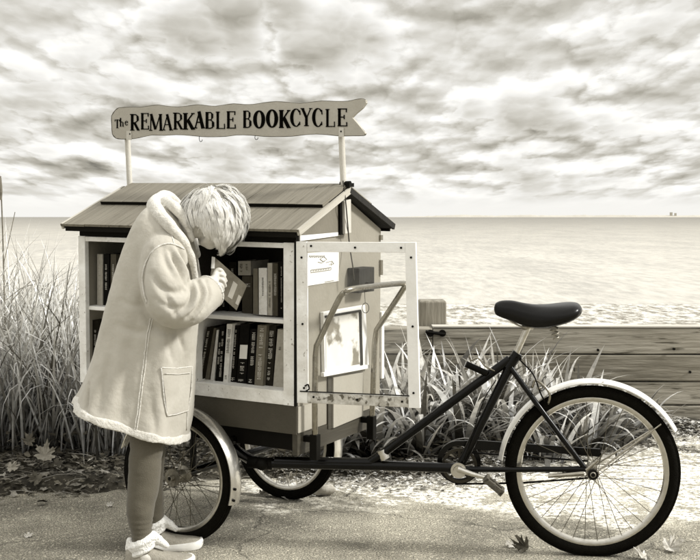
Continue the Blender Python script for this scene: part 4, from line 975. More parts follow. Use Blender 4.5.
for i in range(n + 1):
    for k in range(2 * n):
        t = math.pi * (i + .001) / (n + .002); a = math.pi * k / n; vs.append(hp((math.sin(t) * math.cos(a), math.sin(t) * math.sin(a), math.cos(t))))
for i in range(n):
    for k in range(2 * n): fs.append((i * 2 * n + k, (i + 1) * 2 * n + k, (i + 1) * 2 * n + (k + 1) % (2 * n), i * 2 * n + (k + 1) % (2 * n)))
fs += [tuple(range(2 * n)), tuple(range(n * 2 * n, (n + 1) * 2 * n))[::-1]]
body = MB(); body.add(vs, fs)
for s_ in (-1, 1):
    e0 = hp((.02, s_, .0)); body.ball(e0 + hl * s_ * .003, .030, 8, (.55, .4, .95))
nk = HC - hu * .06 - hf * .03
chain(body, [PT(166, 238, 4.38), PT(182, 228, 4.37), nk], [.062, .055, .052])
chain(body, [PT(134, 372, 4.38), PT(142, 330, 4.38), PT(152, 285, 4.38), PT(164, 243, 4.38)], [.13, .115, .125, .085])
chain(body, [PT(166, 246, 4.25), PT(166, 243, 4.38), PT(172, 243, 4.52)], [.05, .07, .05])
# arms (inside the sleeves) and hands
WR = PT(209, 289, 4.305)
chain(body, [PT(165, 250, 4.25), PT(172, 303, 4.19), WR], [.045, .038, .026])
WR2 = PT(206, 293, 4.47)
chain(body, [PT(172, 248, 4.51), PT(184, 300, 4.50), WR2], [.045, .036, .026])
for a, b_, r1, r2_ in ((PT(138, 362, 4.31), PT(147, 440, 4.31), .088, .056), (PT(140, 362, 4.45), PT(150, 440, 4.45), .088, .054)): chain(body, [a, a.lerp(b_, .5), b_], [r1, (r1 + r2_) / 2, r2_])
chain(body, [PT(147, 440, 4.29), PT(144.5, 480, 4.27), PT(141, 520, 4.25), PT(142, 549, 4.24)], [.055, .055, .036, .030])
chain(body, [PT(150, 440, 4.45), PT(150, 480, 4.46), PT(153, 515, 4.47), PT(153, 541, 4.475)], [.05, .05, .036, .030])
foot = lambda c, d: chain(body, [c, c + d * .08 + Vector((0, 0, -.025)), c + d * .16 + Vector((0, 0, -.035))], [.03, .028, .02])
D1 = Vector((.985, .12, 0)).normalized(); D2 = Vector((.98, .16, 0)).normalized()
foot(PT(142, 556, 4.24), D1); foot(PT(153, 544, 4.475), D2)
vs, ns, fs = solid(body, .0075, 3)
BODY = as_mb(vs, fs)
# hands: remeshed finely, wrist run inside the sleeve
def hand(wr, knuckle, fingers, thumb):
    h = MB()
    chain(h, [wr, wr.lerp(knuckle, .5)], [.024, .026], 12, 3)
    mid = wr.lerp(knuckle, .55)
    for fb, fm, ft, r_ in fingers:
        chain(h, [mid.lerp(fb, .2), fb, fm, ft], [.013, .0096, .0082, .0062], 10, 4)
    chain(h, thumb, [.013, .011, .009, .007], 10, 4)
    return h
kn = PT(216, 275.5, 4.352)
fing = []
for k, (bx, by, mx, my, tx, ty) in enumerate([(216.5, 271.2, 220.6, 270.0, 225.2, 275.2), (217.6, 275.0, 222.4, 275.0, 226.2, 281.0), (217.8, 279.0, 222.6, 280.2, 225.6, 286.2), (216.8, 283.0, 220.8, 285.4, 223.2, 290.6)]):
    fing.append((PT(bx, by, 4.352), PT(mx, my, 4.355), PT(tx, ty, 4.375), .008))
h1 = hand(WR, kn, fing, [PT(210, 284, 4.35), PT(213, 281, 4.385), PT(217, 279, 4.41), PT(222, 280, 4.418)])
kn2 = PT(216, 290, 4.475)
h2 = hand(WR2, kn2, [(PT(218, 284 + k * 3, 4.478), PT(223, 285 + k * 3, 4.475), PT(228, 287 + k * 2.8, 4.468), .008) for k in range(4)], [PT(210, 291, 4.46), PT(214, 289, 4.45), PT(219, 290, 4.44), PT(224, 293, 4.44)])
for h in (h1, h2):
    a, _, c = solid(h, .0028, 3); BODY.add(a, c)
BO = build('body', BODY, m_skin, P, smooth=True)
for s_ in (-1, 1):
    c = hp((.92, .33 * s_, .03), .965); build('eye', MB().ball(c, .0115, 8), m_eye, P, smooth=True)
    build('iris', MB().ball(c + hf * .0065, .0062, 6), m_iris_, P, smooth=True)
build('lips', MB().tube([hp((.90, y, -.455), 1.0) for y in (-.2, -.1, 0, .1, .2)], [.001, .003, .0035, .003, .001], 8), m_lip, P, smooth=True)
# --- leggings
lg = MB()
chain(lg, [PT(140, 380, 4.31), PT(147, 440, 4.29), PT(145.2, 458, 4.28), PT(143.8, 482, 4.27), PT(140.3, 512, 4.255), PT(141.5, 532, 4.245), PT(142.3, 549, 4.24)], [.085, .0645, .0615, .0600, .0515, .0385, .035], 20)
chain(lg, [PT(142, 380, 4.45), PT(150, 440, 4.45), PT(149, 478, 4.46), PT(152, 505, 4.47), PT(153.5, 528, 4.473), PT(153.5, 540, 4.475)], [.085, .060, .056, .047, .038, .034], 20)
a, nn_, c = solid(lg, .006, 6)
for i, v in enumerate(a):
    py = 280 - F * ((v - C0).dot(UP)) / ((v - C0).dot(FWD))
    if py > 520: a[i] = v + nn_[i] * .0016 * math.sin(v.z * 330)
    else: a[i] = v + nn_[i] * (.003 * noise.noise(Vector((v.x * 12, v.y * 12, v.z * 26))) + .0016 * noise.noise(Vector((v.x * 20 + v.z * 14, v.y * 20, v.z * 60))))
build('leggings', as_mb(a, c), m_legg, P, smooth=True)
# --- shoes
def shoe(heel, d, tilt=0):
    s_ = Vector((-d.y, d.x, 0)); up_ = Vector((0, 0, 1)); LN = .255
    tab = [(0, .030, .066), (.05, .036, .082), (.15, .039, .088), (.28, .040, .084), (.42, .043, .068), (.58, .047, .054), (.74, .048, .046), (.86, .043, .040), (.95, .030, .032), (1.0, .012, .022)]
    up = MB(); n = 18; secs = []
    for t, hw, tp in tab:
        r_ = []
        for k in range(n):
            a = 2 * math.pi * k / n; ca, sa = math.cos(a), math.sin(a)
            yy = math.copysign(abs(ca) ** .75, ca) * hw; zz = .014 + (tp - .014) * max(0, sa) ** .8 if sa > 0 else .014 - .004 * abs(sa)
            r_.append(heel + d * (t * LN) + s_ * (yy + .006 * math.sin(t * 3)) + up_ * (zz + .008 * ss(.75, 1, t)))
        secs.append(r_)
    rows = [cr([q[k] for q in secs], 4) for k in range(n)]; m = len(rows[0])
    for i in range(m):
        for k in range(n): up.v.append(rows[k][i])
    for i in range(m - 1):
        for k in range(n): up.f.append((i * n + k, i * n + (k + 1) % n, (i + 1) * n + (k + 1) % n, (i + 1) * n + k))
    up.f += [tuple(range(n)), tuple(range((m - 1) * n, m * n))[::-1]]
    so_ = MB(); pts = []
    ts = [0, .02, .08, .2, .35, .5, .65, .8, .9, .97, 1.0, 1.02]; hwd = [.012, .028, .041, .044, .045, .048, .053, .053, .047, .034, .02, .004]
    top = []; 
    left = [heel + d * (t * LN - .004) + s_ * (h + .006 * math.sin(t * 3)) for t, h in zip(ts, hwd)]; right = [heel + d * (t * LN - .004) + s_ * (-h + .006 * math.sin(t * 3)) for t, h in zip(ts, hwd)]
    left, right = cr(left, 3), cr(right, 3); loop = left + right[::-1]; nl = len(loop)
    for z, kx in ((.001, .96), (.004, 1.0), (.018, 1.0), (.026, .97)):
        cc = sum(loop, Vector()) / nl
        for q in loop:
            t = (q - heel).dot(d) / LN; so_.v.append(cc + (q - cc) * kx + up_ * (z + .010 * ss(.7, 1.05, t) * (z > .002) + .004 * ss(.75, 1.05, t)))
    for r_ in range(3):
        for k in range(nl): so_.f.append((r_ * nl + k, r_ * nl + (k + 1) % nl, (r_ + 1) * nl + (k + 1) % nl, (r_ + 1) * nl + k))
    so_.f += [tuple(range(nl))[::-1], tuple(range(3 * nl, 4 * nl))]
    S = build('shoe', up, m_knit, P, smooth=True)
    build('sole', so_, m_solew, S, smooth='auto')
    # fleece cuff and tongue
    ac = heel + d * .06; pts = []
    cf = MB()
    for k in range(25):
        a = 2 * math.pi * k / 24; pts.append(ac + d * (.044 * math.cos(a)) + s_ * (.042 * math.sin(a)) + up_ * (.098 + .022 * math.cos(a)))
    cf.tube(pts, .0115, 10, cap=False)
    chain(cf, [ac + d * .040 + up_ * .126, ac + d * .062 + up_ * .100, ac + d * .090 + up_ * .078], [.013, .018, .012], 12)
    for zz, rr_, tr2 in ((.108, .036, .010), (.084, .038, .011), (.066, .037, .011)):
        cf.tube([ac + d * (rr_ * 1.05 * math.cos(2 * math.pi * k / 24)) + s_ * (rr_ * math.sin(2 * math.pi * k / 24)) + up_ * (zz + .018 * math.cos(2 * math.pi * k / 24)) for k in range(25)], tr2, 10, cap=False)
    chain(cf, [ac - d * .045 + up_ * .104, ac - d * .052 + up_ * .07], [.013, .012], 10)
    a_, n_, f_ = solid(cf, .004, 2)
    for i, v in enumerate(a_): a_[i] = v + n_[i] * .0015 * noise.noise(v * 70)
    build('fleece_cuff', as_mb(a_, f_), m_fluff, S, smooth=True)
h1_ = PT(142.5, 556, 4.24)
shoe(Vector((h1_.x - .062, 4.24, 0)), D1)
h2_ = PT(153, 545, 4.47); shoe(Vector((h2_.x - .060, 4.465, 0)), D2)
# --- coat
RG = [(73, 404, 184.5, 441, 4.365, .190), (79, 390, 186, 428, 4.37, .186), (89, 362, 189.5, 402, 4.375, .178), (97, 335, 192, 372, 4.38, .170), (104.5, 308, 194, 340, 4.38, .166), (112, 282, 196, 312, 4.38, .168), (119.5, 258, 197, 286, 4.38, .172), (128, 237, 196.5, 264, 4.38, .172), (138, 217, 194, 246, 4.38, .155), (149, 205, 189, 232, 4.38, .115), (160, 200, 184, 222, 4.38, .075), (167, 202, 180, 216, 4.38, .04)]
def ring(L0, L1, R0, R1, Yc, hd, k=1.0, n=56, extra=0):
    a, b_ = PT(L0, L1, Yc), PT(R0, R1, Yc); c = (a + b_) / 2; ax_ = (b_ - a) / 2; ln = ax_.length; out = []
    for i in range(n):
        t = 2 * math.pi * i / n; ca, sa = math.cos(t), math.sin(t)
        ca = math.copysign(abs(ca) ** .88, ca); sa = math.copysign(abs(sa) ** .88, sa)
        out.append(c + ax_ * ca * (k + extra / ln) + Vector((0, 1, 0)) * sa * (hd * k + extra))
    return out
def fold(v, th, t):   # t 0 at hem .. 1 at shoulder
    A = .019 * (1 - t) ** 1.2 + .003
    return A * (math.sin(5 * th + 1.5 * math.sin(t * 3)) * .6 + .7 * noise.noise(Vector((math.cos(th) * 2.2, math.sin(th) * 2.2, t * 1.6))) + .35 * noise.noise(Vector((math.cos(th) * 5, math.sin(th) * 5, t * 5 + 9))))
def lofted(rings, cap=True):
    mb = MB(); n = len(rings[0])
    rows = [cr([r_[k] for r_ in rings], 4) for k in range(n)]; m = len(rows[0])
    for i in range(m):
        c = sum((rows[k][i] for k in range(n)), Vector()) / n
        for k in range(n):
            v = rows[k][i]; th = 2 * math.pi * k / n; mb.v.append(v + (v - c).normalized() * fold(v, th, i / (m - 1)))
    for i in range(m - 1):
        for k in range(n): mb.f.append((i * n + k, i * n + (k + 1) % n, (i + 1) * n + (k + 1) % n, (i + 1) * n + k))
    if cap: mb.f += [tuple(range(n)), tuple(range((m - 1) * n, m * n))[::-1]]
    return mb
ct = lofted([ring(*r_) for r_ in RG])
SL = [(PT(168, 243, 4.30), .070), (PT(164.5, 256, 4.245), .086), (PT(164, 275, 4.205), .092), (PT(167, 294, 4.185), .092), (PT(174, 305, 4.18), .086), (PT(188, 305, 4.20), .078), (PT(200, 298, 4.25), .071), (PT(209, 292, 4.295), .064)]
ct.tube(cr([a for a, _ in SL], 5), [interp([(i * 5, r_) for i, (_, r_) in enumerate(SL)], j) for j in range((len(SL) - 1) * 5 + 1)], 24)
SL2 = [(PT(174, 243, 4.47), .07), (PT(178, 262, 4.50), .08), (PT(184, 290, 4.49), .08), (PT(194, 299, 4.48), .072), (PT(205, 294, 4.465), .058)]
ct.tube(cr([a for a, _ in SL2], 5), [interp([(i * 5, r_) for i, (_, r_) in enumerate(SL2)], j) for j in range((len(SL2) - 1) * 5 + 1)], 20)
cv, cn, cf_ = solid(ct, .0062, 5)
bvh = BVHTree.FromPolygons(cv, cf_)
def on(px, py, lift=0):
    d = ray(px, py).normalized(); h, nrm, _, dist = bvh.ray_cast(C0, d)
    return None if h is None else h + (nrm if nrm.dot(d) < 0 else -nrm) * lift
def line(pts, lift=0, k=5):
    q = cr([Vector((x, y, 0)) for x, y in pts], k); out = [on(v.x, v.y, lift) for v in q]; return [o for o in out if o is not None]
CREASES = [  # px polyline, depth (m, + is a valley), width (m)
 ([(170, 250), (176, 260), (182, 272), (186, 284)], .016, .011), ([(178, 246), (185, 258), (190, 272)], .013, .010), ([(163, 247), (166, 262), (173, 276)], .008, .012),
 ([(176, 252), (183, 264), (188, 276)], -.007, .009),
 ([(189, 282), (192, 294), (187, 306), (176, 314)], .014, .010), ([(197, 281), (202, 294), (198, 307), (188, 317)], .012, .009), ([(205, 280), (210, 293), (207, 305), (200, 314)], .009, .007),
 ([(193, 280), (197, 294), (193, 307), (182, 317)], -.008, .009), ([(201, 280), (206, 293), (202, 307), (194, 317)], -.007, .008),
 ([(160, 290), (168, 300), (176, 316)], .007, .012), ([(152, 275), (160, 286), (172, 292), (184, 290)], .009, .012), ([(156, 300), (170, 308), (184, 306)], .006, .010),
 ([(140, 300), (146, 318), (158, 330), (176, 334)], .010, .014), ([(118, 325), (136, 332), (152, 330)], .005, .014), ([(120, 300), (135, 306), (145, 302)], .004, .012),
 ([(150, 250), (144, 265), (142, 282), (146, 300)], .010, .010),
 ([(110, 350), (106, 375), (98, 410)], .007, .018), ([(128, 350), (124, 390), (118, 428)], .006, .022), ([(168, 340), (172, 355), (174, 362)], .006, .014), ([(178, 330), (184, 350)], .008, .012),
 ([(150, 392), (154, 420), (156, 445)], .006, .018), ([(88, 385), (86, 400), (85, 412)], .012, .010)]
seg = []
for pts, dep, wd in CREASES:
    L3 = line(pts)
    if len(L3) > 1: seg.append((L3, dep * 1.45, wd, min(v.x for v in L3) - .05, max(v.x for v in L3) + .05, min(v.z for v in L3) - .05, max(v.z for v in L3) + .05))
def pdist(p, a, b_):
    ab = b_ - a; t = max(0, min(1, (p - a).dot(ab) / max(ab.dot(ab), 1e-12))); return (p - a - ab * t).length, t
nv = []
for v, nr in zip(cv, cn):
    d = 0
    for L3, dep, wd, x0, x1, z0, z1 in seg:
        if not (x0 < v.x < x1 and z0 < v.z < z1): continue
        best = 9; bi = 0
        for i in range(len(L3) - 1):
            q, t = pdist(v, L3[i], L3[i + 1])
            if q < best: best = q; bi = (i + t) / (len(L3) - 1)
        if best < 3.2 * wd: d -= dep * math.exp(-(best / wd) ** 2) * math.sin(math.pi * min(max(bi, .06), .94)) ** .5
    d += .0022 * noise.noise(v * 17) + .0008 * noise.noise(v * 60)
    nv.append(v + nr * d)
COAT = build('coat', as_mb(nv, cf_), m_coat, P, smooth=True)
bvh = BVHTree.FromPolygons(nv, cf_)
# hem trim
n = 56; tr_ = MB(); lo_, hi_ = [], []
rr0 = ring(*RG[0]); rr1 = ring(*RG[1])
for k in range(n):
    th = 2 * math.pi * k / n; f0 = .55 + .22 * noise.noise(Vector((math.cos(th) * 4, math.sin(th) * 4, 0)))
    hi_.append(rr0[k].lerp(rr1[k], f0)); lo_.append(rr0[k] + (rr0[k] - rr1[k]) * (.06 + .10 * noise.noise(Vector((math.cos(th) * 3, math.sin(th) * 3, 5)))))
c0 = sum(rr0, Vector()) / n
def outw(v, th, o): 
    return v + (v - c0 - Vector((0, 0, (v - c0).z))).normalized() * (o + fold(v, th, .02))
lay = [[outw(hi_[k], 2 * math.pi * k / n, .000) for k in range(n)], [outw(hi_[k].lerp(lo_[k], .12), 2 * math.pi * k / n, .0045) for k in range(n)], [outw(hi_[k].lerp(lo_[k], .55), 2 * math.pi * k / n, .006) for k in range(n)], [outw(lo_[k], 2 * math.pi * k / n, .006) for k in range(n)], [outw(lo_[k], 2 * math.pi * k / n, -.012) for k in range(n)], [outw(hi_[k], 2 * math.pi * k / n, -.014) for k in range(n)]]
rows = [cr([lay[j][k] for k in range(n)] + [lay[j][0]], 3)[:-1] for j in range(6)]; m = len(rows[0])
for j in range(6):
    for q in rows[j]: tr_.v.append(q)
for j in range(6):
    for k in range(m): tr_.f.append((j * m + k, j * m + (k + 1) % m, ((j + 1) % 6) * m + (k + 1) % m, ((j + 1) % 6) * m + k))
a_, n_, f_ = solid(tr_, .0045, 3)
for i, v in enumerate(a_): a_[i] = v + n_[i] * (.0022 * noise.noise(v * 30) + .0006 * noise.noise(v * 120))
build('hem_trim', as_mb(a_, f_), m_shear, COAT, smooth=True)
# collar
co = MB()
chain(co, [PT(158, 200, 4.42), PT(154, 206, 4.345), PT(160, 215, 4.275), PT(172, 228, 4.232), PT(184, 243, 4.238), PT(191, 258, 4.275), PT(195, 276, 4.31), PT(196, 300, 4.32)], [.027, .029, .028, .024, .019, .015, .012, .009], 16, 5)
chain(co, [PT(158, 200, 4.42), PT(166, 198, 4.48), PT(178, 208, 4.525), PT(190, 230, 4.52), PT(197, 255, 4.47)], [.027, .030, .028, .022, .014], 16, 5)
chain(co, [PT(166, 202, 4.36), PT(175, 208, 4.30), PT(186, 222, 4.29), PT(192, 240, 4.30)], [.024, .022, .017, .010], 16, 5)
a_, n_, f_ = solid(co, .0045, 4)
for i, v in enumerate(a_): a_[i] = v + n_[i] * (.003 * noise.noise(v * 24) + .0008 * noise.noise(v * 110))
build('collar', as_mb(a_, f_), m_shear, COAT, smooth=True)
# sleeve cuff roll
cu = MB(); cA, cB_ = SL[-1][0], SL[-2][0]; cd = (cA - cB_).normalized(); s1_ = cd.cross(Vector((0, 0, 1))).normalized(); s2_ = s1_.cross(cd)
cu.tube([cA + cd * .002 + (s1_ * math.cos(a) + s2_ * math.sin(a)) * .058 for a in [2 * math.pi * k / 28 for k in range(29)]], .008, 10, cap=False)
build('cuff', cu, m_seam, COAT, smooth=True)
cu = MB(); cu.add([cA + cd * .003] + [cA + cd * .001 + (s1_ * math.cos(a) + s2_ * math.sin(a)) * .056 for a in [2 * math.pi * k / 28 for k in range(28)]], [(0, 1 + k, 1 + (k + 1) % 28) for k in range(28)]); build('cuff_shade_disc', cu, mat('cuff_shadow', .2, .9), COAT)  # disc closing the sleeve mouth, coloured darker as its shadow
# seams and pocket
def seam(pts, r_, name='seam', wob=.0012):
    q = line(pts, r_ * .35, 8)
    if len(q) > 2:
        q = [v + Vector((wob * noise.noise(v * 70), 0, wob * noise.noise(v * 70 + Vector((5, 5, 5))))) for v in q]
        build(name, MB().tube(q, r_, 7), m_seam, COAT, smooth=True)
seam([(147, 303), (143.5, 290), (142.5, 276), (146, 262), (154, 250), (164, 244.5), (174, 244.5), (184, 249)], .0032)
seam([(151, 318), (147, 335), (144, 360), (140, 390), (137, 415), (133.5, 434)], .0026, wob=.003)
seam([(152.6, 319), (149, 336), (146, 361), (142, 391), (139, 416), (135.5, 435)], .0024)
seam([(171, 229), (172, 236), (174, 244)], .0022)
seam([(190, 378), (188, 400), (186.2, 430)], .0028)
pk = [(161.2, 367.5), (176, 368.2), (191.4, 366.4), (190.6, 390), (187.4, 410.5), (176, 414), (166.6, 415.6), (163.8, 400), (161.2, 367.5)]
def dens_(p_, k=6):
    out = []
    for (a, b_), (c, d) in zip(p_, p_[1:]):
        for i in range(k): out.append((a + (c - a) * i / k, b_ + (d - b_) * i / k))
    out.append(p_[-1]); return out
pl = [on(x, y, .003) for x, y in dens_(pk)]; pl = [q for q in pl if q]
PO = build('pocket', MB().tube(pl, .0026, 8), m_seam, COAT, smooth=True)
grid = MB(); gx, gy = 14, 18
ok = True; pts_ = []
for j in range(gy + 1):
    for i in range(gx + 1):
        s_, t_ = i / gx, j / gy
        lx_, rx_ = 161.8 + 4.8 * t_, 191.0 - 3.6 * t_; yy = 368 + t_ * (47 - 4.5 * s_) - 1.2 * s_ * (1 - t_)
        q = on(lx_ + (rx_ - lx_) * s_, yy, .0045 + .003 * math.sin(math.pi * s_) * math.sin(math.pi * t_))
        if q is None: q = pts_[-1]
        pts_.append(q)
grid.add(pts_, [(j * (gx + 1) + i, j * (gx + 1) + i + 1, (j + 1) * (gx + 1) + i + 1, (j + 1) * (gx + 1) + i) for j in range(gy) for i in range(gx)])
build('pocket_panel', grid, m_coat, PO, smooth=True)
pl = [on(x, y, .0075) for x, y in dens_([(164, 373.5), (176, 374), (189, 372.6)])]; build('pocket_stitch', MB().tube([q for q in pl if q], .0016, 6), m_seam, PO, smooth=True)
# --- hair
mh, hnt, hb_ = newmat('white_hair'); hlk = hnt.links.new
gg = N(hnt, 'ShaderNodeNewGeometry'); rpp = ramp(hnt, [(0, .66), (.5, .76), (1, .84)]); hlk(gg.outputs['Random Per Island'], rpp.inputs[0]); hlk(rpp.outputs[0], hb_.inputs['Base Color']); hb_.inputs['Roughness'].default_value = .42
m_cap_h = mat('hair_base', .60, .8, .12, 40, .4, 90)
crown = Vector((-.72, .0, .69)).normalized()
def hairy(d): return not (d.x > .50 and abs(d.y) < .72 and d.z < .34) and not (d.z < -.72) and not (d.x > -.30 and d.z < -.36)
cp = MB(); vs = []; n = 40; idx = {}; 
for i in range(n + 1):
    for k in range(2 * n):
        t = math.pi * (i + .001) / (n + .002); a = math.pi * k / n; d = Vector((math.sin(t) * math.cos(a), math.sin(t) * math.sin(a), math.cos(t)))
        vs.append((d, hp(d, 1.0) + (hf * d.x + hl * d.y + hu * d.z) * (.017 + .005 * noise.noise(d * 5))))
for i in range(n):
    for k in range(2 * n):
        q = (i * 2 * n + k, (i + 1) * 2 * n + k, (i + 1) * 2 * n + (k + 1) % (2 * n), i * 2 * n + (k + 1) % (2 * n))
        if all(hairy(vs[j][0]) for j in q): cp.f.append(q)
cp.v = [v for _, v in vs]
HAIR = build('hair', cp, m_cap_h, P, smooth=True)
def toW(d): return hf * d.x + hl * d.y + hu * d.z
hr = random.Random(21); st_ = MB()
def strand(pts, nrm, w0):
    m = len(pts) - 1; o = len(st_.v)
    for i, p_ in enumerate(pts):
        T0 = (pts[min(i + 1, m)] - pts[max(i - 1, 0)]).normalized(); nn = (p_ - HC).normalized(); sd_ = T0.cross(nn).normalized(); w_ = w0 * (1 - (i / m) ** 3 * .8)
        st_.v += [p_ - sd_ * w_, p_ + sd_ * w_]
    for i in range(m): a = o + 2 * i; st_.f.append((a, a + 1, a + 3, a + 2))
made = 0
while made < 560:
    d = Vector((hr.gauss(0, 1), hr.gauss(0, 1), hr.gauss(0, 1))).normalized()
    if not hairy(d): continue
    made += 1
    fl = (d - crown); fl = (fl - d * fl.dot(d)); fl = fl.normalized() if fl.length > .05 else Vector((1, 0, 0))
    gn = noise.noise(d * 2.1 + Vector((4, 0, 0)))
    fw = toW((fl + d.cross(fl) * (gn * 1.1 + hr.uniform(-.12, .12))).normalized()); nw = toW(d); ph = noise.noise(d * 2.2) * 8 + hr.uniform(-.8, .8); amp = hr.uniform(.0030, .0052); wl = hr.uniform(.085, .125)
    ln = hr.uniform(.08, .15); segs = 16; lay_ = hr.uniform(.016, .024); p_ = HC + toW(d) * (head_r(d) + lay_); path_ = []; side = nw.cross(fw).normalized()
    for i in range(segs):
        t = i / (segs - 1)
        q = p_ - HC; nq = q.normalized(); dirv = (fw + Vector((0, 0, -1)) * (.15 + .55 * t) + nq * .15 * math.sin(t * 5)); dirv = (dirv - nq * dirv.dot(nq) * .85).normalized()
        fw = (fw * .8 + dirv * .2).normalized(); p_ = p_ + dirv * ln / segs
        q = p_ - HC; dl = Vector((q.dot(hf), q.dot(hl), q.dot(hu))).normalized(); mn = head_r(dl) + lay_ + .010 * math.sin(math.pi * min(1, t * 1.1)); mx_ = mn + .006 + .012 * t
        if q.length < mn: p_ = HC + q.normalized() * mn
        if q.length > mx_: p_ = HC + q.normalized() * mx_
        if dl.z < -.52 and dl.x > -.25: break
        wv = ph + t * ln / wl * 6.28
        path_.append(p_ + side * amp * math.sin(wv) + q.normalized() * amp * .8 * math.cos(wv))
    if len(path_) < 6: continue
    for s2 in range(32):
        u_ = hr.uniform(-1, 1); off = side * u_ * .013 + nw * ((1 - u_ * u_) * .003 + hr.gauss(0, .0014)); ph2 = hr.uniform(0, 6.28)
        pts_ = [q + off * (1.0 - .6 * (i / segs)) + side * .0013 * math.sin(i * .55 + ph2) for i, q in enumerate(path_)]
        cut = hr.choice([0, 0, 1, 2, 3]); pts_ = pts_[:len(pts_) - cut] if cut else pts_
        strand(pts_, nw, hr.uniform(.0005, .0009))
for k in range(260):
    d = Vector((hr.gauss(0, 1), hr.gauss(0, 1), hr.gauss(0, 1))).normalized()
    if not hairy(d): continue
    fl = (d - crown); fl = (fl - d * fl.dot(d)).normalized(); fw = (toW(fl) + Vector((hr.gauss(0, .4), hr.gauss(0, .4), hr.gauss(0, .4)))).normalized(); p_ = HC + toW(d) * (head_r(d) + .024); path_ = []
    for i in range(10):
        fw = (fw + toW(d) * .05 + Vector((0, 0, -.08)) - toW(d) * .02 * i).normalized(); p_ = p_ + fw * .005; path_.append(p_.copy())
    strand(path_, toW(d), .0004)
tag(build('hair_strands', st_, mh, HAIR, smooth=True, fix=False), kind='stuff')
#PERSON_END

# ------------------------------------------------------------------ vegetation
def blade(mb, base_, dirh, length, width, lean, droop, seg=6, twist=0, fold=.0):
    """strap/grass blade: leans toward dirh and droops"""
    p = Vector(base_); ang = lean; side = Vector((-dirh.y, dirh.x, 0)); side = (side * math.cos(twist) + dirh * math.sin(twist)).normalized(); st = length / seg; vs = []
    for i in range(seg + 1):
        t = i / seg; w_ = width * (1 - t ** 2.2) * (.55 + .45 * min(1, t * 5)) + .0006
        vs += [p - side * w_ / 2, p + side * w_ / 2]
        d = dirh * math.sin(ang) + Vector((0, 0, math.cos(ang))); p = p + d * st; ang += droop * (t * 1.6 + .2) / seg
    o = len(mb.v); mb.v += vs
    for i in range(seg): a = o + 2 * i; mb.f.append((a, a + 1, a + 3, a + 2))
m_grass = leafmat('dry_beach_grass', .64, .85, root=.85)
gr = MB(); rg = random.Random(3)
def add_tuft(cx_, cy_, n, hmax, spread=.07):
    z0 = max(0, soilh(cx_, cy_) if cy_ < 7.1 else 0)
    main = rg.uniform(0, 6.28)
    for k in range(n):
        a = main * .0 + rg.uniform(0, 2 * math.pi); dh = Vector((math.cos(a), math.sin(a), 0))
        rr_ = abs(rg.gauss(0, spread)); b0 = Vector((cx_, cy_, z0 - .01)) + dh * rr_
        ln = hmax * rg.uniform(.5, 1.14)
        dh2 = (dh + Vector((.35, -.1, 0)) * rg.random()).normalized()
        blade(gr, b0, dh2, ln, rg.uniform(.006, .016), rg.uniform(.02, .52), rg.uniform(.1, 1.3) if rg.random() < .62 else rg.uniform(1.6, 3.4), 8, rg.uniform(-.9, .9))
for k in range(104):
    cy_ = rg.uniform(5.85, 7.0); px = rg.uniform(-70, 118); x = PT(px, 300, cy_).x
    add_tuft(x, cy_, 30, rg.uniform(.75, 1.22) if px < 85 else rg.uniform(.6, 1.0))
for (px, py_) in ((8, 452), (38, 446), (62, 450), (88, 447), (112, 452)):
    q = G(px, py_); add_tuft(q.x, q.y - .12, 34, rg.uniform(.55, .95), .05)
for k in range(22):
    cy_ = rg.uniform(6.2, 7.0); px = rg.uniform(100, 300); add_tuft(PT(px, 300, cy_).x, cy_, 26, rg.uniform(.4, .75))
tag(build('beach_grass', gr, m_grass, fix=False), 'dense stand of tall dry arching beach grass left of the cart', 'grass', kind='stuff')
# low dark undergrowth under the grass
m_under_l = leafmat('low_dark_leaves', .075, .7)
ul = MB()
for k in range(8200):
    y = rg.uniform(5.6, 7.05); x = rg.uniform(-2.6, -.5) if k < 5200 else rg.uniform(-.5, 1.3)
    if y < interp(FRONT, x) + .06: continue
    z = soilh(x, y) + rg.uniform(0, .12) * (1 if y > 5.8 else .4); a = rg.uniform(0, 6.28); s_ = rg.uniform(.012, .035)
    d = Vector((math.cos(a), math.sin(a), rg.uniform(-.4, .6))).normalized(); e_ = Vector((-math.sin(a), math.cos(a), rg.uniform(-.5, .5))) * s_ * .5; c = Vector((x, y, z))
    o = len(ul.v); ul.v += [c - d * s_, c - e_, c + d * s_, c + e_]; ul.f += [(o, o + 1, o + 2, o + 3)]
tag(build('undergrowth', ul, m_under_l, fix=False), 'dark low leaves and stalks under the beach grass', 'undergrowth', kind='stuff')
# tall dry stalk at the left edge
st = thing('dry_weed_stalk', G(4, 452), 'single tall dry weed stalk with side twigs at the left edge', 'weed')
m_stalk = mat('dry_stalk', .16, .8, .4, 30)
Ys = st.location.y
b = MB(); b.tube(cr([PT(9, 452, Ys), PT(7, 380, Ys), PT(4.5, 300, Ys), PT(2.6, 230, Ys), PT(.5, 176, Ys)], 5), [.006] * 10 + [.004] * 11, 6)
for q in ([(4, 262), (9, 240), (15, 212)], [(5, 310), (16, 296), (30, 282), (36, 281)], [(6, 300), (22, 288), (36, 284)], [(5.4, 330), (18, 318), (26, 300)]):
    b.tube(cr([PT(x, y, Ys - .02) for x, y in q], 4), .0022, 5)
b.tube(cr([PT(x, y, Ys) for x, y in ((0, 178), (1, 190), (.6, 200))], 3), [.008] * 7, 6)
build('stem', b, m_stalk, st)
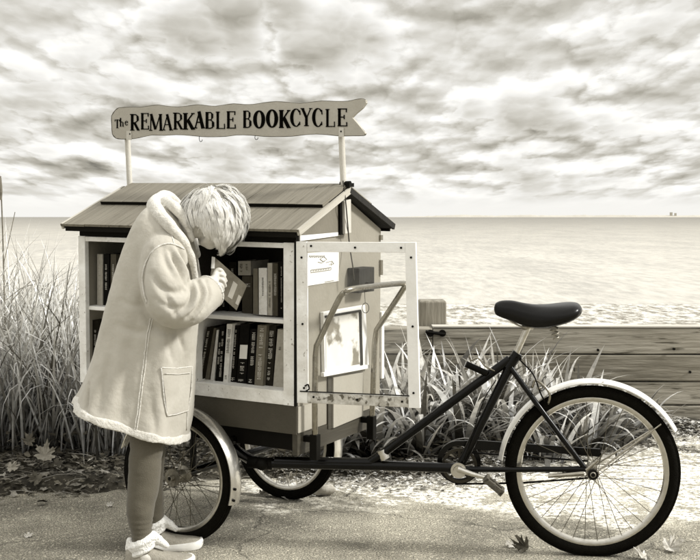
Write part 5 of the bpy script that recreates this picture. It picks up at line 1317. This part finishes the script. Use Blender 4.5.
# iris clumps
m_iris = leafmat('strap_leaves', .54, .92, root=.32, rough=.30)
def clump(px, py, n, lmin, lmax, wd, seed, bias=(0, 0)):
    r2 = random.Random(seed); c = G(px, py); c.z = max(0, soilh(c.x, c.y)) - .01
    root = thing('strap_leaf_plant', c, 'clump of long pale strap leaves arching over the bed behind the cycle frame', 'plant', 'strap leaf plants in the bed before the timber wall')
    mb = MB()
    for k in range(int(n * 1.5)):
        a = r2.uniform(0, 2 * math.pi); dh = (Vector((math.cos(a), math.sin(a), 0)) + Vector((bias[0], bias[1], 0))).normalized()
        b0 = c + Vector((math.cos(a), math.sin(a), 0)) * abs(r2.gauss(0, .05))
        ln = r2.uniform(lmin, lmax); up_ = r2.random()
        blade(mb, b0, dh, ln, r2.uniform(.8, 1.9) * wd, r2.uniform(.15, 1.0), r2.uniform(.8, 3.6) if up_ < .84 else .3, 10, r2.uniform(-.7, .7))
    build('leaves', mb, m_iris, root, fix=False)
cl = [(330, 470, 24, .25, .42, .026, 1), (352, 462, 30, .3, .5, .028, 2), (375, 468, 34, .3, .55, .028, 3), (398, 458, 34, .35, .62, .030, 4), (420, 466, 36, .35, .6, .030, 5), (440, 452, 34, .4, .68, .030, 6), (462, 462, 32, .35, .58, .028, 7), (486, 450, 34, .4, .66, .026, 8), (508, 456, 32, .4, .62, .024, 9), (530, 446, 34, .42, .66, .022, 10), (548, 460, 30, .3, .52, .024, 11), (572, 450, 30, .3, .5, .024, 12), (596, 446, 20, .22, .36, .022, 13), (404, 442, 28, .4, .66, .024, 14), (360, 446, 26, .35, .6, .024, 15), (384, 445, 28, .4, .7, .022, 16), (310, 455, 20, .3, .45, .022, 17), (582, 452, 34, .35, .55, .03, 21), (604, 446, 30, .32, .52, .028, 22), (625, 441, 26, .3, .46, .026, 23), (560, 440, 34, .45, .68, .024, 24), (645, 438, 16, .2, .36, .022, 25), (525, 438, 34, .5, .72, .014, 18), (500, 438, 30, .45, .66, .016, 19), (470, 440, 26, .4, .62, .02, 20)]
cl += [(405, 450, 30, .4, .66, .036, 31), (432, 445, 30, .45, .7, .036, 32), (455, 442, 28, .45, .7, .034, 33), (480, 444, 28, .45, .68, .034, 34), (512, 446, 28, .42, .62, .032, 35), (388, 456, 24, .35, .55, .034, 36)]
for c in cl: clump(*c)
# leaf litter
m_lit = leafmat('leaf_litter', .22, .95, rough=.7)
m_lit2 = leafmat('pale_litter', .5, .9, rough=.7)
def flake(mb, c, s_, r2, curl=.3):
    a = r2.uniform(0, 6.28); t = r2.uniform(-.35, .35); d = Vector((math.cos(a), math.sin(a), t)); e_ = Vector((-math.sin(a), math.cos(a), r2.uniform(-.4, .4)))
    n = 10; o = len(mb.v); mb.v.append(c + Vector((0, 0, s_ * .12)))
    for k in range(n):
        b_ = 2 * math.pi * k / n; rr_ = s_ * r2.uniform(.6, 1.05) * (1 if k % 2 else .55)
        mb.v.append(c + d * math.cos(b_) * rr_ + e_ * math.sin(b_) * rr_ * .65 + Vector((0, 0, s_ * r2.uniform(0, curl))))
    for k in range(n): mb.f.append((o, o + 1 + k, o + 1 + (k + 1) % n))
lt = MB(); lt2 = MB(); r2 = random.Random(9)
for k in range(7500):
    x = r2.uniform(-2.6, 2.6); y = r2.uniform(5.15, 7.1); f0 = interp(FRONT, x)
    d = y - f0
    if d < -.02: 
        if r2.random() > math.exp(-abs(d) * 16): continue
    z = max(.002, soilh(x, y)) + r2.uniform(0, .012)
    flake(lt, Vector((x, y, z)), r2.uniform(.008, .036) * (1.25 if x < -.8 else 1), r2)
for k in range(5200):   # straw and chips strewn in front of the bed at right
    x = r2.uniform(-.35, 2.2); f0 = interp(FRONT, x); y = f0 - abs(r2.gauss(0, .22)) + .15
    if y < 4.9: continue
    flake(lt2, Vector((x, y, max(.002, soilh(x, y)) + .003)), r2.uniform(.005, .027), r2)
for k in range(700):
    t = r2.random(); q = G(590 + 130 * t + r2.uniform(-4, 4), 436 + 19 * t + r2.gauss(0, 1.6)); flake(lt, Vector((q.x, q.y, .004)), r2.uniform(.006, .022), r2, .15)
for k in range(160):
    q = G(r2.uniform(60, 175), 0 * k + 486 + r2.gauss(0, 3)); flake(lt, Vector((q.x, q.y, .004)), r2.uniform(.008, .03), r2, .2)
tag(build('leaf_litter', lt, m_lit, fix=False), 'dead leaves and chips strewn over the planting bed', 'leaf litter', kind='stuff')
tag(build('pale_chips', lt2, m_lit2, fix=False), 'pale chips and straw scattered on the path edge', 'debris', kind='stuff')
tw = MB()
for k in range(420):
    x = r2.uniform(-2.5, 2.3); y = interp(FRONT, x) + r2.uniform(-.1, .6); 
    if y > 7.05: continue
    z = max(.003, soilh(x, y)) + .008; a = r2.uniform(0, 6.28); ln = r2.uniform(.04, .22)
    p0 = Vector((x, y, z)); p1 = p0 + Vector((math.cos(a), math.sin(a), r2.uniform(-.03, .18))) * ln
    tw.tube([p0, (p0 + p1) / 2 + Vector((0, 0, .01)), p1], [.0016, .0014, .0008], 4)
tag(build('fallen_stems', tw, leafmat('dry_stems', .32, .6)), 'thin dry stems lying across the bed edge', 'stems', kind='stuff')
def GS(px, py, lift=.012):
    z = 0
    for _ in range(12):
        p_ = G(px, py, z); z = max(0, soilh(p_.x, p_.y)) * .7 + z * .3
    p_.z = z + lift; return p_
# single fallen leaves
m_mleaf = mat('dry_maple_leaf', .27, .7, .4, 30, .5, 60); m_mleaf2 = mat('pale_dry_leaf', .5, .7, .3, 30, .5, 60); m_mleaf3 = mat('dark_dry_leaf', .1, .7, .5, 30, .5, 60)
def maple(c, size, n_, up_, m, label, curl=.25, rot=0, seed=0):
    c = Vector(c); n_ = Vector(n_).normalized(); up_ = Vector(up_); up_ = (up_ - n_ * up_.dot(n_)).normalized(); sx = up_.cross(n_)
    r3 = random.Random(seed)
    half = [(0, 1.0), (.08, .78), (.16, .80), (.14, .58), (.20, .50), (.36, .66), (.42, .56), (.62, .62), (.52, .46), (.60, .36), (.42, .26), (.34, .16), (.56, .10), (.66, -.02), (.46, -.06), (.40, -.18), (.2, -.16), (.06, -.22)]
    pts = half + [(-x, y) for x, y in half[::-1] if x > 0]
    o = thing('fallen_leaf', c - Vector((0, 0, 0)), label, 'leaf')
    mb = MB(); mb.v.append(c + up_ * .1 * size)
    for x, y in pts:
        x *= r3.uniform(.85, 1.12); y *= r3.uniform(.9, 1.1); r_ = math.hypot(x, y)
        mb.v.append(c + sx * x * size + up_ * y * size + n_ * (curl * size * r_ * r_ * r3.uniform(.4, 1.3)))
    k = len(pts)
    for i in range(k): mb.f.append((0, 1 + i, 1 + (i + 1) % k))
    build('leaf_blade', mb, m, o, fix=False)
    build('stalk', MB().tube([c + up_ * .0 * size, c - up_ * .3 * size + n_ * .02, c - up_ * .55 * size + n_ * .04 * size], .0012, 5), m, o)
maple(GS(45, 474, .085), .085, (.1, -1, .5), (.1, 0, 1), m_mleaf, 'large dry maple leaf propped upright against the grass', .15, seed=1)
maple(GS(28, 462, .10), .06, (-.3, -1, .4), (.5, 0, 1), m_mleaf3, 'dark maple leaf caught in the grass above the large leaf', .3, seed=2)
maple(GS(38, 482, .03), .065, (.4, -.6, .9), (-1, 0, .3), m_mleaf3, 'dull maple leaf lying below the large propped leaf', .3, seed=3)
maple(GS(10, 474, .03), .06, (0, -.6, 1), (1, .3, 0), m_mleaf, 'maple leaf lying on the bed at the far left', .3, seed=4)
maple(G(108, 507) * 1 + Vector((-.9, 0, 0)) * 0 + Vector((0, 0, .01)), .03, (0, -.3, 1), (1, .3, 0), m_mleaf2, 'small pale leaf scrap on the path near the crack', .3, seed=5)
maple(G(26, 536, .004), .035, (0, -.2, 1), (.8, .5, 0), m_mleaf2, 'small pale leaf lying alone on the asphalt at the left', .2, seed=6)
maple(G(526, 547, .014), .055, (-.4, -.8, .7), (-1, .3, .2), m_mleaf3, 'curled dark leaf on the path below the rear wheel', 1.5, seed=7)
maple(G(514, 545, .008), .045, (0, -.3, 1), (-1, -.1, 0), m_mleaf2, 'flat pale leaf beside the curled dark leaf', .3, seed=8)
maple(G(668, 548, .012), .07, (0, -.4, 1), (1, .2, 0), m_mleaf2, 'broad pale leaf on the path right of the rear wheel', .8, seed=9)
maple(G(644, 557, .010), .05, (.2, -.3, 1), (-1, .2, 0), m_mleaf2, 'pale leaf at the bottom edge right of the rear wheel', .7, seed=10)
maple(G(262, 494, .01), .045, (0, -.6, 1), (.3, .2, 0), m_mleaf, 'dry leaf lying beside the far front wheel', .4, seed=11)
maple(GS(288, 483, .02), .05, (-.3, -.6, 1), (.9, .2, .2), m_mleaf, 'dry leaf resting under the cart behind the main tube', .4, seed=12)
# stone by the far wheel
sm = MB().ball(G(324, 497) + Vector((0, .03, .028)), .042, 12, (1.35, .8, .72))
for i, v_ in enumerate(sm.v): sm.v[i] = v_ + Vector((1, 1, 1)) * .010 * noise.noise(v_ * 22)
tag(build('stone', sm, mat('pale_stone', .42, .8, .25, 30, .4, 60), smooth=True, loc=G(324, 497)), 'pale rounded stone chocking the far front wheel', 'stone')

# ------------------------------------------------------------------ render settings
scene.view_settings.view_transform = 'Standard'; scene.view_settings.look = 'None'; scene.view_settings.exposure = 0
scene.cycles.use_denoising = True
scene.cycles.max_bounces = 6; scene.cycles.transparent_max_bounces = 8
